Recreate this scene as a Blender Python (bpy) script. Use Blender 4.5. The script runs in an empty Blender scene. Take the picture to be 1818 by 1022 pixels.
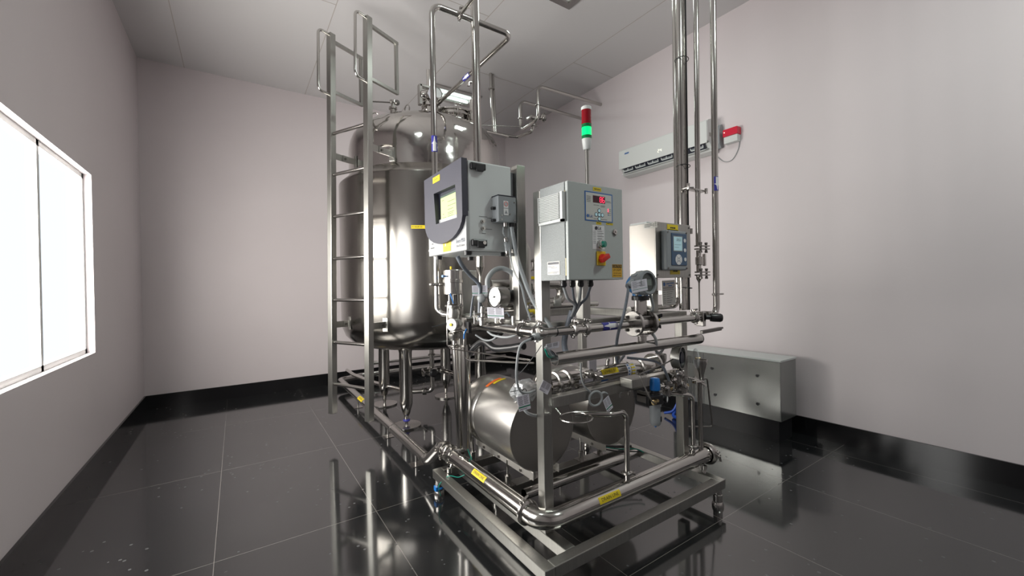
import bpy, bmesh, math, random
from mathutils import Vector, Matrix

# ---------------------------------------------------------------- camera, world, light, exposure
SC = bpy.context.scene
COL = SC.collection
PI = math.pi
cam_d = bpy.data.cameras.new('camera'); cam = bpy.data.objects.new('camera', cam_d); COL.objects.link(cam)
SC.camera = cam
cam_d.sensor_width = 36.0; cam_d.lens = 728.0/1818.0*36.0; cam_d.clip_start = .02; cam_d.clip_end = 100
_y, _p, _r = math.radians(33.9), math.radians(-.3), math.radians(1.03)
_f = Vector((math.sin(_y)*math.cos(_p), math.cos(_y)*math.cos(_p), math.sin(_p)))
_rt = Vector((math.cos(_y), -math.sin(_y), 0)); _dn = _f.cross(_rt)
_r2 = math.cos(_r)*_rt + math.sin(_r)*_dn; _d2 = -math.sin(_r)*_rt + math.cos(_r)*_dn
_m = Matrix((_r2, -_d2, -_f)).transposed().to_4x4(); _m.translation = (0, 0, 1.5)
cam.matrix_world = _m

W = bpy.data.worlds.new('world'); SC.world = W; W.use_nodes = True
W.node_tree.nodes['Background'].inputs[0].default_value = (.80, .90, 1.0, 1)
W.node_tree.nodes['Background'].inputs[1].default_value = 1.0
SC.view_settings.view_transform = 'Standard'; SC.view_settings.look = 'None'
SC.view_settings.gamma = 1; SC.view_settings.use_curve_mapping = False
SC.view_settings.exposure = 0.3
CEIL = 4.49; XR = 4.584; YB = 6.97; XL = -1.0; YF = -3.0

def area(name, loc, rot, sx, sy, power, color):
    d = bpy.data.lights.new(name, 'AREA'); d.shape = 'RECTANGLE'; d.size = sx; d.size_y = sy
    d.energy = power; d.color = color
    o = bpy.data.objects.new(name, d); COL.objects.link(o); o.location = loc
    o.rotation_euler = rot
    return o
# daylight entering by the two windows of the left wall
area('daylight_side', (XL-.16, 3.9, 1.75), (0, -PI/2, 0), 1.5, 1.9, 140, (1.0, .96, .89))
area('daylight_side', (XL-.16, 2.05, 1.7), (0, -PI/2, 0), 1.8, 1.2, 40, (1.0, .97, .93))

# ---------------------------------------------------------------- materials
MATS = {}
def mat(name, color, rough=.5, metal=0.0, emit=None, estr=0.0, coat=0.0, bump=0.0, bscale=60, var=0.0,
        vscale=8, stretch=(1, 1, 1), alpha=1.0, trans=0.0, ior=1.5, rvar=0.0):
    m = bpy.data.materials.new(name); m.use_nodes = True; nt = m.node_tree
    b = nt.nodes['Principled BSDF']
    b.inputs['Base Color'].default_value = (*color, 1); b.inputs['Roughness'].default_value = rough
    b.inputs['Metallic'].default_value = metal; b.inputs['Coat Weight'].default_value = coat
    b.inputs['Transmission Weight'].default_value = trans; b.inputs['IOR'].default_value = ior
    b.inputs['Alpha'].default_value = alpha
    if emit: b.inputs['Emission Color'].default_value = (*emit, 1); b.inputs['Emission Strength'].default_value = estr
    if var or bump or rvar:
        tc = nt.nodes.new('ShaderNodeTexCoord'); mp = nt.nodes.new('ShaderNodeMapping')
        mp.inputs['Scale'].default_value = stretch
        nt.links.new(tc.outputs['Object'], mp.inputs['Vector'])
    if var:
        n = nt.nodes.new('ShaderNodeTexNoise'); n.inputs['Scale'].default_value = vscale; n.inputs['Detail'].default_value = 4
        nt.links.new(mp.outputs[0], n.inputs['Vector'])
        r = nt.nodes.new('ShaderNodeMapRange'); r.inputs[1].default_value = .3; r.inputs[2].default_value = .7
        r.inputs[3].default_value = 1-var; r.inputs[4].default_value = 1+var
        nt.links.new(n.outputs[0], r.inputs[0])
        mx = nt.nodes.new('ShaderNodeVectorMath'); mx.operation = 'SCALE'; mx.inputs[0].default_value = color
        nt.links.new(r.outputs[0], mx.inputs['Scale']); nt.links.new(mx.outputs[0], b.inputs['Base Color'])
    if rvar:
        n = nt.nodes.new('ShaderNodeTexNoise'); n.inputs['Scale'].default_value = vscale*2; n.inputs['Detail'].default_value = 5
        nt.links.new(mp.outputs[0], n.inputs['Vector'])
        r = nt.nodes.new('ShaderNodeMapRange'); r.inputs[1].default_value = .3; r.inputs[2].default_value = .7
        r.inputs[3].default_value = max(.02, rough-rvar); r.inputs[4].default_value = rough+rvar
        nt.links.new(n.outputs[0], r.inputs[0]); nt.links.new(r.outputs[0], b.inputs['Roughness'])
    if bump:
        n = nt.nodes.new('ShaderNodeTexNoise'); n.inputs['Scale'].default_value = bscale; n.inputs['Detail'].default_value = 3
        nt.links.new(mp.outputs[0], n.inputs['Vector'])
        k = nt.nodes.new('ShaderNodeBump'); k.inputs['Strength'].default_value = bump; k.inputs['Distance'].default_value = .02
        nt.links.new(n.outputs[0], k.inputs['Height']); nt.links.new(k.outputs[0], b.inputs['Normal'])
    MATS[name] = m
    return m
STEEL = mat('brushed_steel', (.47, .455, .435), .24, 1)
TUBE = mat('tube_steel', (.52, .505, .48), .15, 1)
POLISH = mat('polished_steel', (.62, .60, .575), .09, 1)
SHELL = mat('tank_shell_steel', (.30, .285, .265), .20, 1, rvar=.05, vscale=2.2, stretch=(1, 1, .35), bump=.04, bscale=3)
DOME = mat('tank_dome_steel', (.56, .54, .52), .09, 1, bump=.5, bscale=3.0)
DRUM = mat('drum_steel', (.62, .605, .585), .30, 1)
PLST = mat('plate_steel', (.62, .60, .57), .5, 1)
ENDM = mat('shroud_end_steel', (.36, .345, .325), .38, 1)
SATIN = mat('satin_square_tube', (.39, .385, .362), .34, 1, var=.06, vscale=30, stretch=(3, 3, .25))
DARKST = mat('dark_fitting_steel', (.22, .21, .20), .35, 1)
PLATE = mat('etched_plate', (.42, .42, .40), .45, .8)
WHITEP = mat('white_plastic', (.64, .66, .65), .35)
OFFW = mat('analyzer_white', (.66, .69, .69), .35)
COVER = mat('analyzer_cover', (.42, .43, .435), .35)
ENCL = mat('enclosure_steel', (.40, .38, .355), .42, 1)
GREYENC = mat('cabinet_grey', (.44, .475, .465), .42, bump=.15, bscale=400)
GREYLT = mat('cabinet_light_grey', (.34, .36, .36), .35, bump=.35, bscale=260, var=.12, vscale=160)
GREYPL = mat('grey_plastic', (.27, .29, .305), .45)
PANEL = mat('overlay_beige_grey', (.58, .59, .56), .4)
NAVY = mat('navy_bezel', (.042, .042, .062), .5, bump=.1, bscale=300)
DKNAVY = mat('dark_navy_edge', (.018, .02, .035), .4)
BLUE = mat('label_blue', (.035, .035, .28), .4)
BLUEB = mat('bright_blue', (.01, .16, .50), .35)
BLUEP = mat('blue_paint', (.03, .17, .42), .4)
BLUEL = mat('overlay_blue', (.03, .13, .38), .4)
YEL = mat('yellow_sticker', (.72, .55, .01), .45)
YELD = mat('warning_amber', (.70, .40, .03), .45)
BLACK = mat('black_plastic', (.012, .012, .014), .35)
INK = mat('black_ink', (.01, .01, .012), .6)
REDP = mat('red_plastic', (.60, .02, .01), .35)
ORANGE = mat('orange_sticker', (.80, .16, .02), .5)
GREENB = mat('green_button', (.0, .20, .14), .35)
GREENS = mat('green_stripe', (.0, .17, .09), .5)
GREENW = mat('green_wire', (.0, .28, .20), .5)
PAPER = mat('tag_paper', (.66, .65, .72), .5)
WHITE = mat('white_ink', (.75, .75, .76), .5)
DIAL = mat('gauge_dial', (.74, .76, .76), .4)
HOSE = mat('grey_hose', (.32, .34, .35), .45)
BRAID = mat('braided_hose', (.14, .16, .19), .4, var=.15, vscale=90)
CLEAR = mat('clear_tube', (.42, .46, .48), .15, alpha=.5, coat=.4)
BRASS = mat('brass', (.42, .33, .18), .3, 1)
LCD = mat('lcd_blue', (.28, .44, .48), .3, emit=(.42, .62, .66), estr=.25)
SCREEN = mat('screen_green', (.3, .4, .15), .3, emit=(.66, .78, .36), estr=.75)
LEDR = mat('red_led', (.5, .0, .01), .4, emit=(1, .03, .08), estr=3.0)
LEDP = mat('dark_red_window', (.05, .0, .008), .25)
LEDW = mat('white_led', (.8, .8, .7), .4, emit=(1, .95, .8), estr=1.2)
LAMPR = mat('red_lens', (.28, .004, .012), .2, trans=.15)
LAMPG = mat('green_lens_lit', (.0, .40, .10), .2, emit=(.0, .85, .18), estr=1.2)
LAMPGD = mat('green_lens_dark', (.0, .17, .05), .25)
TUBEL = mat('fluorescent', (.9, 1, .95), .5, emit=(.80, 1.0, .90), estr=5)
FIXT = mat('fixture_white', (.6, .6, .6), .4)
WALL = mat('wall_paint', (.66, .605, .62), .5, var=.015, vscale=1.5)
CEILM = mat('ceiling_panel', (.60, .59, .595), .5)
SEAM = mat('ceiling_seam', (.42, .38, .35), .7)
SKIRT = mat('black_stone', (.008, .008, .009), .12)
CABM = mat('pale_cabinet_paint', (.50, .53, .52), .3)
CABF = mat('cabinet_steel_face', (.33, .34, .33), .22, .8)
BLUEH = mat('blue_hose', (.01, .06, .35), .35)
REDC = mat('red_cover', (.62, .01, .04), .25)

def floor_mat():
    m = bpy.data.materials.new('black_granite_tiles'); m.use_nodes = True; nt = m.node_tree; b = nt.nodes['Principled BSDF']
    L = nt.links.new; N = nt.nodes.new
    g = N('ShaderNodeNewGeometry'); s = N('ShaderNodeSeparateXYZ'); L(g.outputs['Position'], s.inputs[0])
    def line(out, off, pitch, w):
        a = N('ShaderNodeMath'); a.operation = 'SUBTRACT'; L(out, a.inputs[0]); a.inputs[1].default_value = off
        p = N('ShaderNodeMath'); p.operation = 'PINGPONG'; L(a.outputs[0], p.inputs[0]); p.inputs[1].default_value = pitch/2
        c = N('ShaderNodeMath'); c.operation = 'LESS_THAN'; L(p.outputs[0], c.inputs[0]); c.inputs[1].default_value = w
        return c.outputs[0]
    mx = N('ShaderNodeMath'); mx.operation = 'MAXIMUM'
    L(line(s.outputs[0], .755, .885, .0016), mx.inputs[0]); L(line(s.outputs[1], 2.81, 1.39, .0016), mx.inputs[1])
    tc = N('ShaderNodeTexCoord')
    # dried water spots
    v = N('ShaderNodeTexVoronoi'); v.inputs['Scale'].default_value = 13; v.inputs['Randomness'].default_value = 1; L(tc.outputs['Object'], v.inputs['Vector'])
    lt = N('ShaderNodeMath'); lt.operation = 'LESS_THAN'; L(v.outputs['Distance'], lt.inputs[0]); lt.inputs[1].default_value = .11
    n2 = N('ShaderNodeTexNoise'); n2.inputs['Scale'].default_value = 1.7; L(tc.outputs['Object'], n2.inputs['Vector'])
    gt = N('ShaderNodeMath'); gt.operation = 'GREATER_THAN'; L(n2.outputs[0], gt.inputs[0]); gt.inputs[1].default_value = .50
    sp = N('ShaderNodeMath'); sp.operation = 'MULTIPLY'; L(lt.outputs[0], sp.inputs[0]); L(gt.outputs[0], sp.inputs[1])
    n3 = N('ShaderNodeTexNoise'); n3.inputs['Scale'].default_value = 2.5; n3.inputs['Detail'].default_value = 6; L(tc.outputs['Object'], n3.inputs['Vector'])
    c1 = N('ShaderNodeMix'); c1.data_type = 'RGBA'; c1.inputs['A'].default_value = (.009, .0095, .0105, 1); c1.inputs['B'].default_value = (.018, .019, .020, 1); L(n3.outputs[0], c1.inputs['Factor'])
    c2 = N('ShaderNodeMix'); c2.data_type = 'RGBA'; L(sp.outputs[0], c2.inputs['Factor']); L(c1.outputs['Result'], c2.inputs['A']); c2.inputs['B'].default_value = (.045, .048, .05, 1)
    c3 = N('ShaderNodeMix'); c3.data_type = 'RGBA'; L(mx.outputs[0], c3.inputs['Factor']); L(c2.outputs['Result'], c3.inputs['A']); c3.inputs['B'].default_value = (.17, .16, .15, 1)
    L(c3.outputs['Result'], b.inputs['Base Color'])
    r = N('ShaderNodeMapRange'); r.inputs[3].default_value = .05; r.inputs[4].default_value = .12; L(n3.outputs[0], r.inputs[0])
    r2 = N('ShaderNodeMath'); r2.operation = 'MAXIMUM'; L(r.outputs[0], r2.inputs[0])
    r3 = N('ShaderNodeMath'); r3.operation = 'MULTIPLY'; r3.inputs[1].default_value = .35; L(sp.outputs[0], r3.inputs[0]); L(r3.outputs[0], r2.inputs[1])
    L(r2.outputs[0], b.inputs['Roughness'])
    b.inputs['IOR'].default_value = 2.1
    return m
FLOORM = floor_mat()

# ---------------------------------------------------------------- mesh helpers
def vec(a): return Vector(a)
def perp(a):
    a = a.normalized(); t = Vector((0, 0, 1)) if abs(a.z) < .9 else Vector((1, 0, 0))
    u = a.cross(t).normalized(); return u, a.cross(u).normalized()

class MB:
    def __init__(s): s.v = []; s.f = []; s.round = False
    def add(s, vs, fs):
        n = len(s.v); s.v += [Vector(p) for p in vs]; s.f += [tuple(i+n for i in f) for f in fs]; return s
    def box(s, a, b, bev=0):
        a, b = [min(p, q) for p, q in zip(a, b)], [max(p, q) for p, q in zip(a, b)]
        if bev:
            bm = bmesh.new(); bmesh.ops.create_cube(bm, size=1)
            for v in bm.verts: v.co = Vector([(a[i]+b[i])/2 + v.co[i]*(b[i]-a[i]) for i in range(3)])
            bmesh.ops.bevel(bm, geom=list(bm.edges), offset=min(bev, .45*min(b[i]-a[i] for i in range(3))), segments=2, affect='EDGES', profile=.5)
            return s.bm(bm)
        x0, y0, z0 = a; x1, y1, z1 = b
        return s.add([(x0,y0,z0),(x1,y0,z0),(x1,y1,z0),(x0,y1,z0),(x0,y0,z1),(x1,y0,z1),(x1,y1,z1),(x0,y1,z1)],
                     [(0,3,2,1),(4,5,6,7),(0,1,5,4),(1,2,6,5),(2,3,7,6),(3,0,4,7)])
    def bm(s, bm, M=None):
        bm.verts.index_update()
        s.add([(M @ v.co) if M else v.co.copy() for v in bm.verts], [[v.index for v in f.verts] for f in bm.faces]); bm.free(); return s
    def obox(s, c, ax, ay, az, bev=0):
        # oriented box: centre and three half-axis vectors
        m = MB().box((-1,-1,-1), (1,1,1)); c = vec(c); ax, ay, az = vec(ax), vec(ay), vec(az)
        if bev:
            L = [ax.length, ay.length, az.length]; m = MB().box([-l for l in L], L, bev)
            m.v = [Vector((v.x/L[0], v.y/L[1], v.z/L[2])) for v in m.v]
        return s.add([c+ax*v.x+ay*v.y+az*v.z for v in m.v], m.f)
    def lathe(s, o, axis, prof, seg=24, arc=2*PI, start=0):
        # prof: list of (radius, distance along axis)
        o = vec(o); a = vec(axis).normalized(); u, w = perp(a); full = abs(arc-2*PI) < 1e-6
        n = seg if full else seg+1; vs = []; fs = []; k = len(prof); s.round = True
        for i in range(n):
            t = start+arc*i/seg; d = u*math.cos(t)+w*math.sin(t)
            for r, h in prof: vs.append(o+a*h+d*r)
        for i in range(seg):
            j = (i+1) % n
            for q in range(k-1):
                f = [i*k+q, j*k+q, j*k+q+1, i*k+q+1]
                if prof[q][0] < 1e-7: f = [i*k+q, j*k+q+1, i*k+q+1]
                elif prof[q+1][0] < 1e-7: f = [i*k+q, j*k+q, i*k+q+1]
                fs.append(tuple(f))
        return s.add(vs, fs)
    def cyl(s, p, q, r, r2=None, seg=20):
        p, q = vec(p), vec(q); L = (q-p).length; r2 = r if r2 is None else r2
        return s.lathe(p, q-p, [(0, 0), (r, 0), (r2, L), (0, L)], seg)
    def pipe(s, p, q, r, t=.003, seg=20):
        p, q = vec(p), vec(q); L = (q-p).length
        return s.lathe(p, q-p, [(r-t, 0), (r, 0), (r, L), (r-t, L), (r-t, 0)], seg)
    def ring(s, c, axis, R, r, seg=24, seg2=10, arc=2*PI, start=0):
        return s.lathe(c, axis, [(R+r*math.cos(2*PI*i/seg2), r*math.sin(2*PI*i/seg2)) for i in range(seg2+1)], seg, arc, start)
    def sphere(s, c, r, seg=16, n=8):
        return s.lathe(vec(c)-Vector((0, 0, r)), (0, 0, 1), [(r*math.sin(PI*i/n), r-r*math.cos(PI*i/n)) for i in range(n+1)], seg)
    def tube(s, pts, r, bend=0.0, seg=16, caps=True, nb=7):
        P = fillet([vec(p) for p in pts], bend, nb) if bend else [vec(p) for p in pts]
        n = len(P); T = []; s.round = True
        for i in range(n):
            a = P[min(i+1, n-1)]-P[max(i-1, 0)]; T.append(a.normalized())
        u, w = perp(T[0]); vs = []; fs = []
        for i in range(n):
            u = (u-T[i]*u.dot(T[i])).normalized(); w = T[i].cross(u)
            rr = r[i] if isinstance(r, (list, tuple)) else r
            for k in range(seg):
                t = 2*PI*k/seg; vs.append(P[i]+u*(rr*math.cos(t))+w*(rr*math.sin(t)))
        for i in range(n-1):
            for k in range(seg):
                k2 = (k+1) % seg; fs.append((i*seg+k, i*seg+k2, (i+1)*seg+k2, (i+1)*seg+k))
        if caps: fs += [tuple(range(seg))[::-1], tuple((n-1)*seg+k for k in range(seg))]
        return s.add(vs, fs)
    def prism(s, pts, d):
        # flat polygon (3-D points) extruded along d
        pts = [vec(p) for p in pts]; d = vec(d); n = len(pts)
        return s.add(pts+[p+d for p in pts], [tuple(range(n))[::-1], tuple(range(n, 2*n))]+[(i, (i+1) % n, (i+1) % n+n, i+n) for i in range(n)])
    def holed(s, outer, holes, f, d):
        # 2-D outline with holes mapped by f(a,b) and extruded along d
        bm = bmesh.new(); es = []
        for loop in [outer]+holes:
            vs = [bm.verts.new((p[0], p[1], 0)) for p in loop]
            es += [bm.edges.new((vs[i], vs[(i+1) % len(vs)])) for i in range(len(vs))]
        bmesh.ops.triangle_fill(bm, use_beauty=True, edges=es)
        g = bmesh.ops.extrude_face_region(bm, geom=list(bm.faces))
        d = vec(d); up = {e for e in g['geom'] if isinstance(e, bmesh.types.BMVert)}
        bm.verts.ensure_lookup_table(); bm.verts.index_update()
        s.add([f(v.co.x, v.co.y)+(d if v in up else Vector()) for v in bm.verts], [[v.index for v in q.verts] for q in bm.faces]); bm.free()
        return s
    def hexa(s, p, q, r): return s.cyl(p, q, r, seg=6)
    def build(s, name, m, parent=None, ang=35):
        me = bpy.data.meshes.new(name); off = wloc(parent) if parent else Vector()
        me.from_pydata([v-off for v in s.v], [], s.f); me.update()
        bm = bmesh.new(); bm.from_mesh(me); bmesh.ops.remove_doubles(bm, verts=bm.verts, dist=2e-6); bmesh.ops.recalc_face_normals(bm, faces=bm.faces); bm.to_mesh(me); bm.free()
        me.materials.append(m)
        for p in me.polygons: p.use_smooth = True
        me.set_sharp_from_angle(angle=math.radians(ang if s.round else 18))
        o = bpy.data.objects.new(name, me); COL.objects.link(o)
        if parent: o.parent = parent
        return o

def wloc(o):
    l = Vector()
    while o: l = l+Vector(o.location); o = o.parent
    return l
def fillet(P, b, nb=7):
    out = [P[0]]
    for i in range(1, len(P)-1):
        a = P[i-1]-P[i]; c = P[i+1]-P[i]; la, lc = a.length, c.length; a.normalize(); c.normalize()
        if a.dot(c) < -.999: out.append(P[i]); continue
        th = math.acos(max(-1, min(1, a.dot(c)))); t = b/math.tan(th/2); t = min(t, la*.49, lc*.49); R = t*math.tan(th/2)
        m = (a+c).normalized(); C = P[i]+m*(R/math.sin(th/2)); s0 = P[i]+a*t-C; s1 = P[i]+c*t-C; w = PI-th
        for k in range(nb+1):
            f = k/nb; out.append(C+(s0*math.sin((1-f)*w)+s1*math.sin(f*w))/math.sin(w))
    return out+[P[-1]]
def smooth(P, n=8):
    # Catmull-Rom through points
    P = [vec(p) for p in P]; Q = [P[0]*2-P[1]]+P+[P[-1]*2-P[-2]]; out = []
    for i in range(1, len(Q)-2):
        for k in range(n):
            t = k/n; a, b, c, d = Q[i-1:i+3]
            out.append(.5*((2*b)+(c-a)*t+(2*a-5*b+4*c-d)*t*t+(3*b-a-3*c+d)*t**3))
    return out+[P[-1]]
def thing(name, label, cat, loc=(0, 0, 0), group=None):
    o = bpy.data.objects.new(name, None); o.empty_display_size = .05; COL.objects.link(o); o.location = loc
    o['label'] = label; o['category'] = cat
    if group: o['group'] = group
    return o
def tag(o, label, cat, group=None):
    o['label'] = label; o['category'] = cat
    if group: o['group'] = group
    return o
def struct(name, mb, m):
    o = mb.build(name, m); o['kind'] = 'structure'; return o

# flat and cylindrical surfaces to carry stickers and lettering
def flat(o, sx, sy):
    o, sx, sy = vec(o), vec(sx).normalized(), vec(sy).normalized(); n = sx.cross(sy)
    return lambda s, t, h=0: o+sx*s+sy*t+n*h
def curved(o, axis, n, r, flip=1):
    # s runs along the axis, t round the pipe; n points from the axis to the middle of the sticker
    o, a, n = vec(o), vec(axis).normalized(), vec(n); n = (n-a*n.dot(a)).normalized(); m = n.cross(a)*flip
    return lambda s, t, h=0: o+a*s+n*((r+h)*math.cos(t/r))+m*((r+h)*math.sin(t/r))
def patch(F, w, h, name, m, parent, th=.0008, c=(0, 0), ns=1, nt=8):
    mb = MB(); vs = []; 
    for k in (0, th):
        for i in range(ns+1):
            for j in range(nt+1): vs.append(F(c[0]-w/2+w*i/ns, c[1]-h/2+h*j/nt, k))
    fs = []; N = (ns+1)*(nt+1); q = lambda i, j, k: k*N+i*(nt+1)+j
    for i in range(ns):
        for j in range(nt):
            fs += [(q(i,j,1), q(i+1,j,1), q(i+1,j+1,1), q(i,j+1,1)), (q(i,j,0), q(i,j+1,0), q(i+1,j+1,0), q(i+1,j,0))]
    for i in range(ns): fs += [(q(i,0,0), q(i+1,0,0), q(i+1,0,1), q(i,0,1)), (q(i,nt,0), q(i,nt,1), q(i+1,nt,1), q(i+1,nt,0))]
    for j in range(nt): fs += [(q(0,j,0), q(0,j,1), q(0,j+1,1), q(0,j+1,0)), (q(ns,j,0), q(ns,j+1,0), q(ns,j+1,1), q(ns,j,1))]
    return mb.add(vs, fs).build(name, m, parent)
_TX = {}
def text(F, s, size, m, parent, c=(0, 0), h=.0014, name='lettering', width=None, sx=1):
    if s not in _TX:
        cu = bpy.data.curves.new('t', 'FONT'); cu.body = s; cu.size = 1; cu.align_x = 'CENTER'; cu.align_y = 'CENTER'; cu.resolution_u = 2
        o = bpy.data.objects.new('t', cu); COL.objects.link(o); bpy.context.view_layer.update()
        me = bpy.data.meshes.new_from_object(o)
        _TX[s] = ([v.co.copy() for v in me.vertices], [tuple(p.vertices) for p in me.polygons])
        bpy.data.objects.remove(o); bpy.data.curves.remove(cu); bpy.data.meshes.remove(me)
    vs, fs = _TX[s]
    if width:
        w0 = max(v.x for v in vs)-min(v.x for v in vs); sx = width/(w0*size)
    bend = (F(0, size)+F(0, -size)-F(0, 0)*2).length > 1e-5
    if bend and (s, 1) not in _TX:
        bm = bmesh.new(); vv = [bm.verts.new(v) for v in vs]
        for f in fs:
            try: bm.faces.new([vv[i] for i in f])
            except ValueError: pass
        for k in range(-5, 6): bmesh.ops.bisect_plane(bm, geom=list(bm.verts)+list(bm.edges)+list(bm.faces), plane_co=(0, k*.09, 0), plane_no=(0, 1, 0))
        bm.verts.index_update(); _TX[(s, 1)] = ([v.co.copy() for v in bm.verts], [tuple(v.index for v in f.verts) for f in bm.faces]); bm.free()
    if bend: vs, fs = _TX[(s, 1)]
    mb = MB(); mb.v = [F(c[0]+v.x*size*sx, c[1]+v.y*size, h) for v in vs]; mb.f = list(fs)
    me = bpy.data.meshes.new(name); off = wloc(parent)
    me.from_pydata([v-off for v in mb.v], [], mb.f); me.update(); me.materials.append(m)
    o = bpy.data.objects.new(name, me); COL.objects.link(o); o.parent = parent; return o
def lines(F, rows, m, parent, h=.0012, th=.0016, name='print'):
    # rows of fine print too small to read, drawn as thin strokes: (s0, s1, t)
    mb = MB()
    for s0, s1, t in rows: mb.add([F(s0, t-th/2, h), F(s1, t-th/2, h), F(s1, t+th/2, h), F(s0, t+th/2, h)], [(0, 1, 2, 3)])
    me = bpy.data.meshes.new(name); off = wloc(parent); me.from_pydata([v-off for v in mb.v], [], mb.f); me.update(); me.materials.append(m)
    o = bpy.data.objects.new(name, me); COL.objects.link(o); o.parent = parent; return o
def sticker(F, w, h, parent, txt=None, m=YEL, tw=.8, ts=.6, ink=None, name='sticker', nt=8, c=(0, 0)):
    p = patch(F, w, h, name, m, parent, nt=nt, c=c)
    if txt: text(F, txt, h*ts, ink or INK, p, width=w*tw, c=c)
    return p
def arrow_label(F, L, w, parent, sgn=1):
    # blue flow-direction sticker with a white arrow
    p = patch(F, L, w, 'flow_label', BLUE, parent, nt=8)
    mb = MB(); vs = []; sts = [(-.46, .24), (.0, .24), (.005, .46), (.46, .01)]; fs = []
    for i, (a, b) in enumerate(sts):
        for j in range(7): vs.append(F(sgn*a*L, (-b+2*b*j/6)*w*.98-(.0), .0014))
    for i in range(3):
        for j in range(6): fs.append((i*7+j, (i+1)*7+j, (i+1)*7+j+1, i*7+j+1))
    mb.add(vs, fs); me = bpy.data.meshes.new('arrow'); off = wloc(p); me.from_pydata([v-off for v in mb.v], [], mb.f); me.materials.append(WHITE)
    o = bpy.data.objects.new('arrow', me); COL.objects.link(o); o.parent = p
    return p
def clamp(parent, c, axis, r, side=(0, 0, 1), k=1.0):
    # two-bolt sanitary clamp: flanged band, hinge lugs, bolt and wing nut
    c, a = vec(c), vec(axis).normalized(); sd = vec(side); sd = (sd-a*sd.dot(a)).normalized(); w = a.cross(sd); b = .009*k
    mb = MB().lathe(c-a*b, a, [(r*1.02, -b*.2), (r+.006*k, 0), (r+.012*k, b*.5), (r+.012*k, b*1.5), (r+.006*k, 2*b), (r*1.02, 2.2*b)], 24)
    p = c+sd*(r+.016*k)
    mb.obox(p-w*.008*k, a*.006*k, w*.0035*k, sd*.012*k, .001); mb.obox(p+w*.006*k, a*.006*k, w*.0035*k, sd*.012*k, .001)
    mb.obox(c-sd*(r+.013*k), a*.006*k, w*.008*k, sd*.006*k, .001)
    cl = mb.build('clamp', STEEL, parent)
    MB().cyl(p-w*.016*k+sd*.005*k, p+w*.034*k+sd*.005*k, .003*k, seg=8).cyl(p+w*.012*k+sd*.005*k, p+w*.034*k+sd*.005*k, .0065*k, .005*k, 10).build('wing_nut', POLISH, cl)
    return cl
def pipe_run(name, label, pts, r, bend=.05, m=None, cat='pipe', group=None, loc=None, seg=20):
    t = thing(name, label, cat, loc or pts[0], group)
    MB().tube(pts, r, bend, seg).build('pipe', m or TUBE, t)
    return t

# ================================================================ the room
struct('floor', MB().box((XL-.3, YF-.3, -.1), (XR+.3, YB+.3, 0)), FLOORM)
struct('ceiling', MB().box((XL-.3, YF-.3, CEIL), (XR+.3, YB+.3, CEIL+.1)), CEILM)
mb = MB()
for x in (-.525, .925, 2.375, 3.82): mb.box((x-.003, YF, CEIL-.002), (x+.003, YB, CEIL))
for x0, x1, ys in ((-.525, .925, (1.2, 4.6)), (.925, 2.375, (-.3, 3.9)), (2.375, 3.82, (1.5, 4.985)), (3.82, XR, (.6, 4.105)), (XL, -.525, (.4, 3.9))):
    for y in ys: mb.box((x0, y-.003, CEIL-.002), (x1, y+.003, CEIL))
struct('trim_1', mb, SEAM)
struct('wall_back', MB().box((XL-.3, YB, 0), (XR+.3, YB+.15, CEIL)), WALL)
struct('wall_right', MB().box((XR, YF-.3, 0), (XR+.15, YB, CEIL)), WALL)
struct('wall_left', MB().holed([(YF, 0), (YB, 0), (YB, CEIL), (YF, CEIL)], [[(2.95, 1.0), (4.85, 1.0), (4.85, 2.5), (2.95, 2.5)], [(1.45, .8), (2.65, .8), (2.65, 2.6), (1.45, 2.6)]], lambda a, b: Vector((XL, a, b)), (-.15, 0, 0)), WALL)
struct('wall_front', MB().box((XL-.15, YF-.15, 0), (XR+.15, YF, CEIL)), WALL)
for nm, a, b in (('baseboard_back', (XL, YB-.018, 0), (XR, YB, .178)), ('baseboard_right', (XR-.018, YF, 0), (XR, YB-.018, .172)),
                 ('baseboard_left', (XL, YF, 0), (XL+.018, YB-.018, .178)), ('baseboard_front', (XL+.018, YF, 0), (XR-.018, YF+.018, .178))):
    struct(nm, MB().box(a, b), SKIRT)
mb = MB()
for y in (2.97, 3.9, 4.83): mb.box((XL-.10, y-.02, 1.0), (XL-.05, y+.02, 2.5))
for z in (1.02, 2.48): mb.box((XL-.10, 2.95, z-.02), (XL-.05, 4.85, z+.02))
struct('window_1', mb, WHITEP)
mb = MB()
for y in (1.47, 2.05, 2.63): mb.box((XL-.10, y-.02, .8), (XL-.05, y+.02, 2.6))
for z in (.82, 2.58): mb.box((XL-.10, 1.45, z-.02), (XL-.05, 2.65, z+.02))
struct('window_2', mb, WHITEP)

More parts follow.
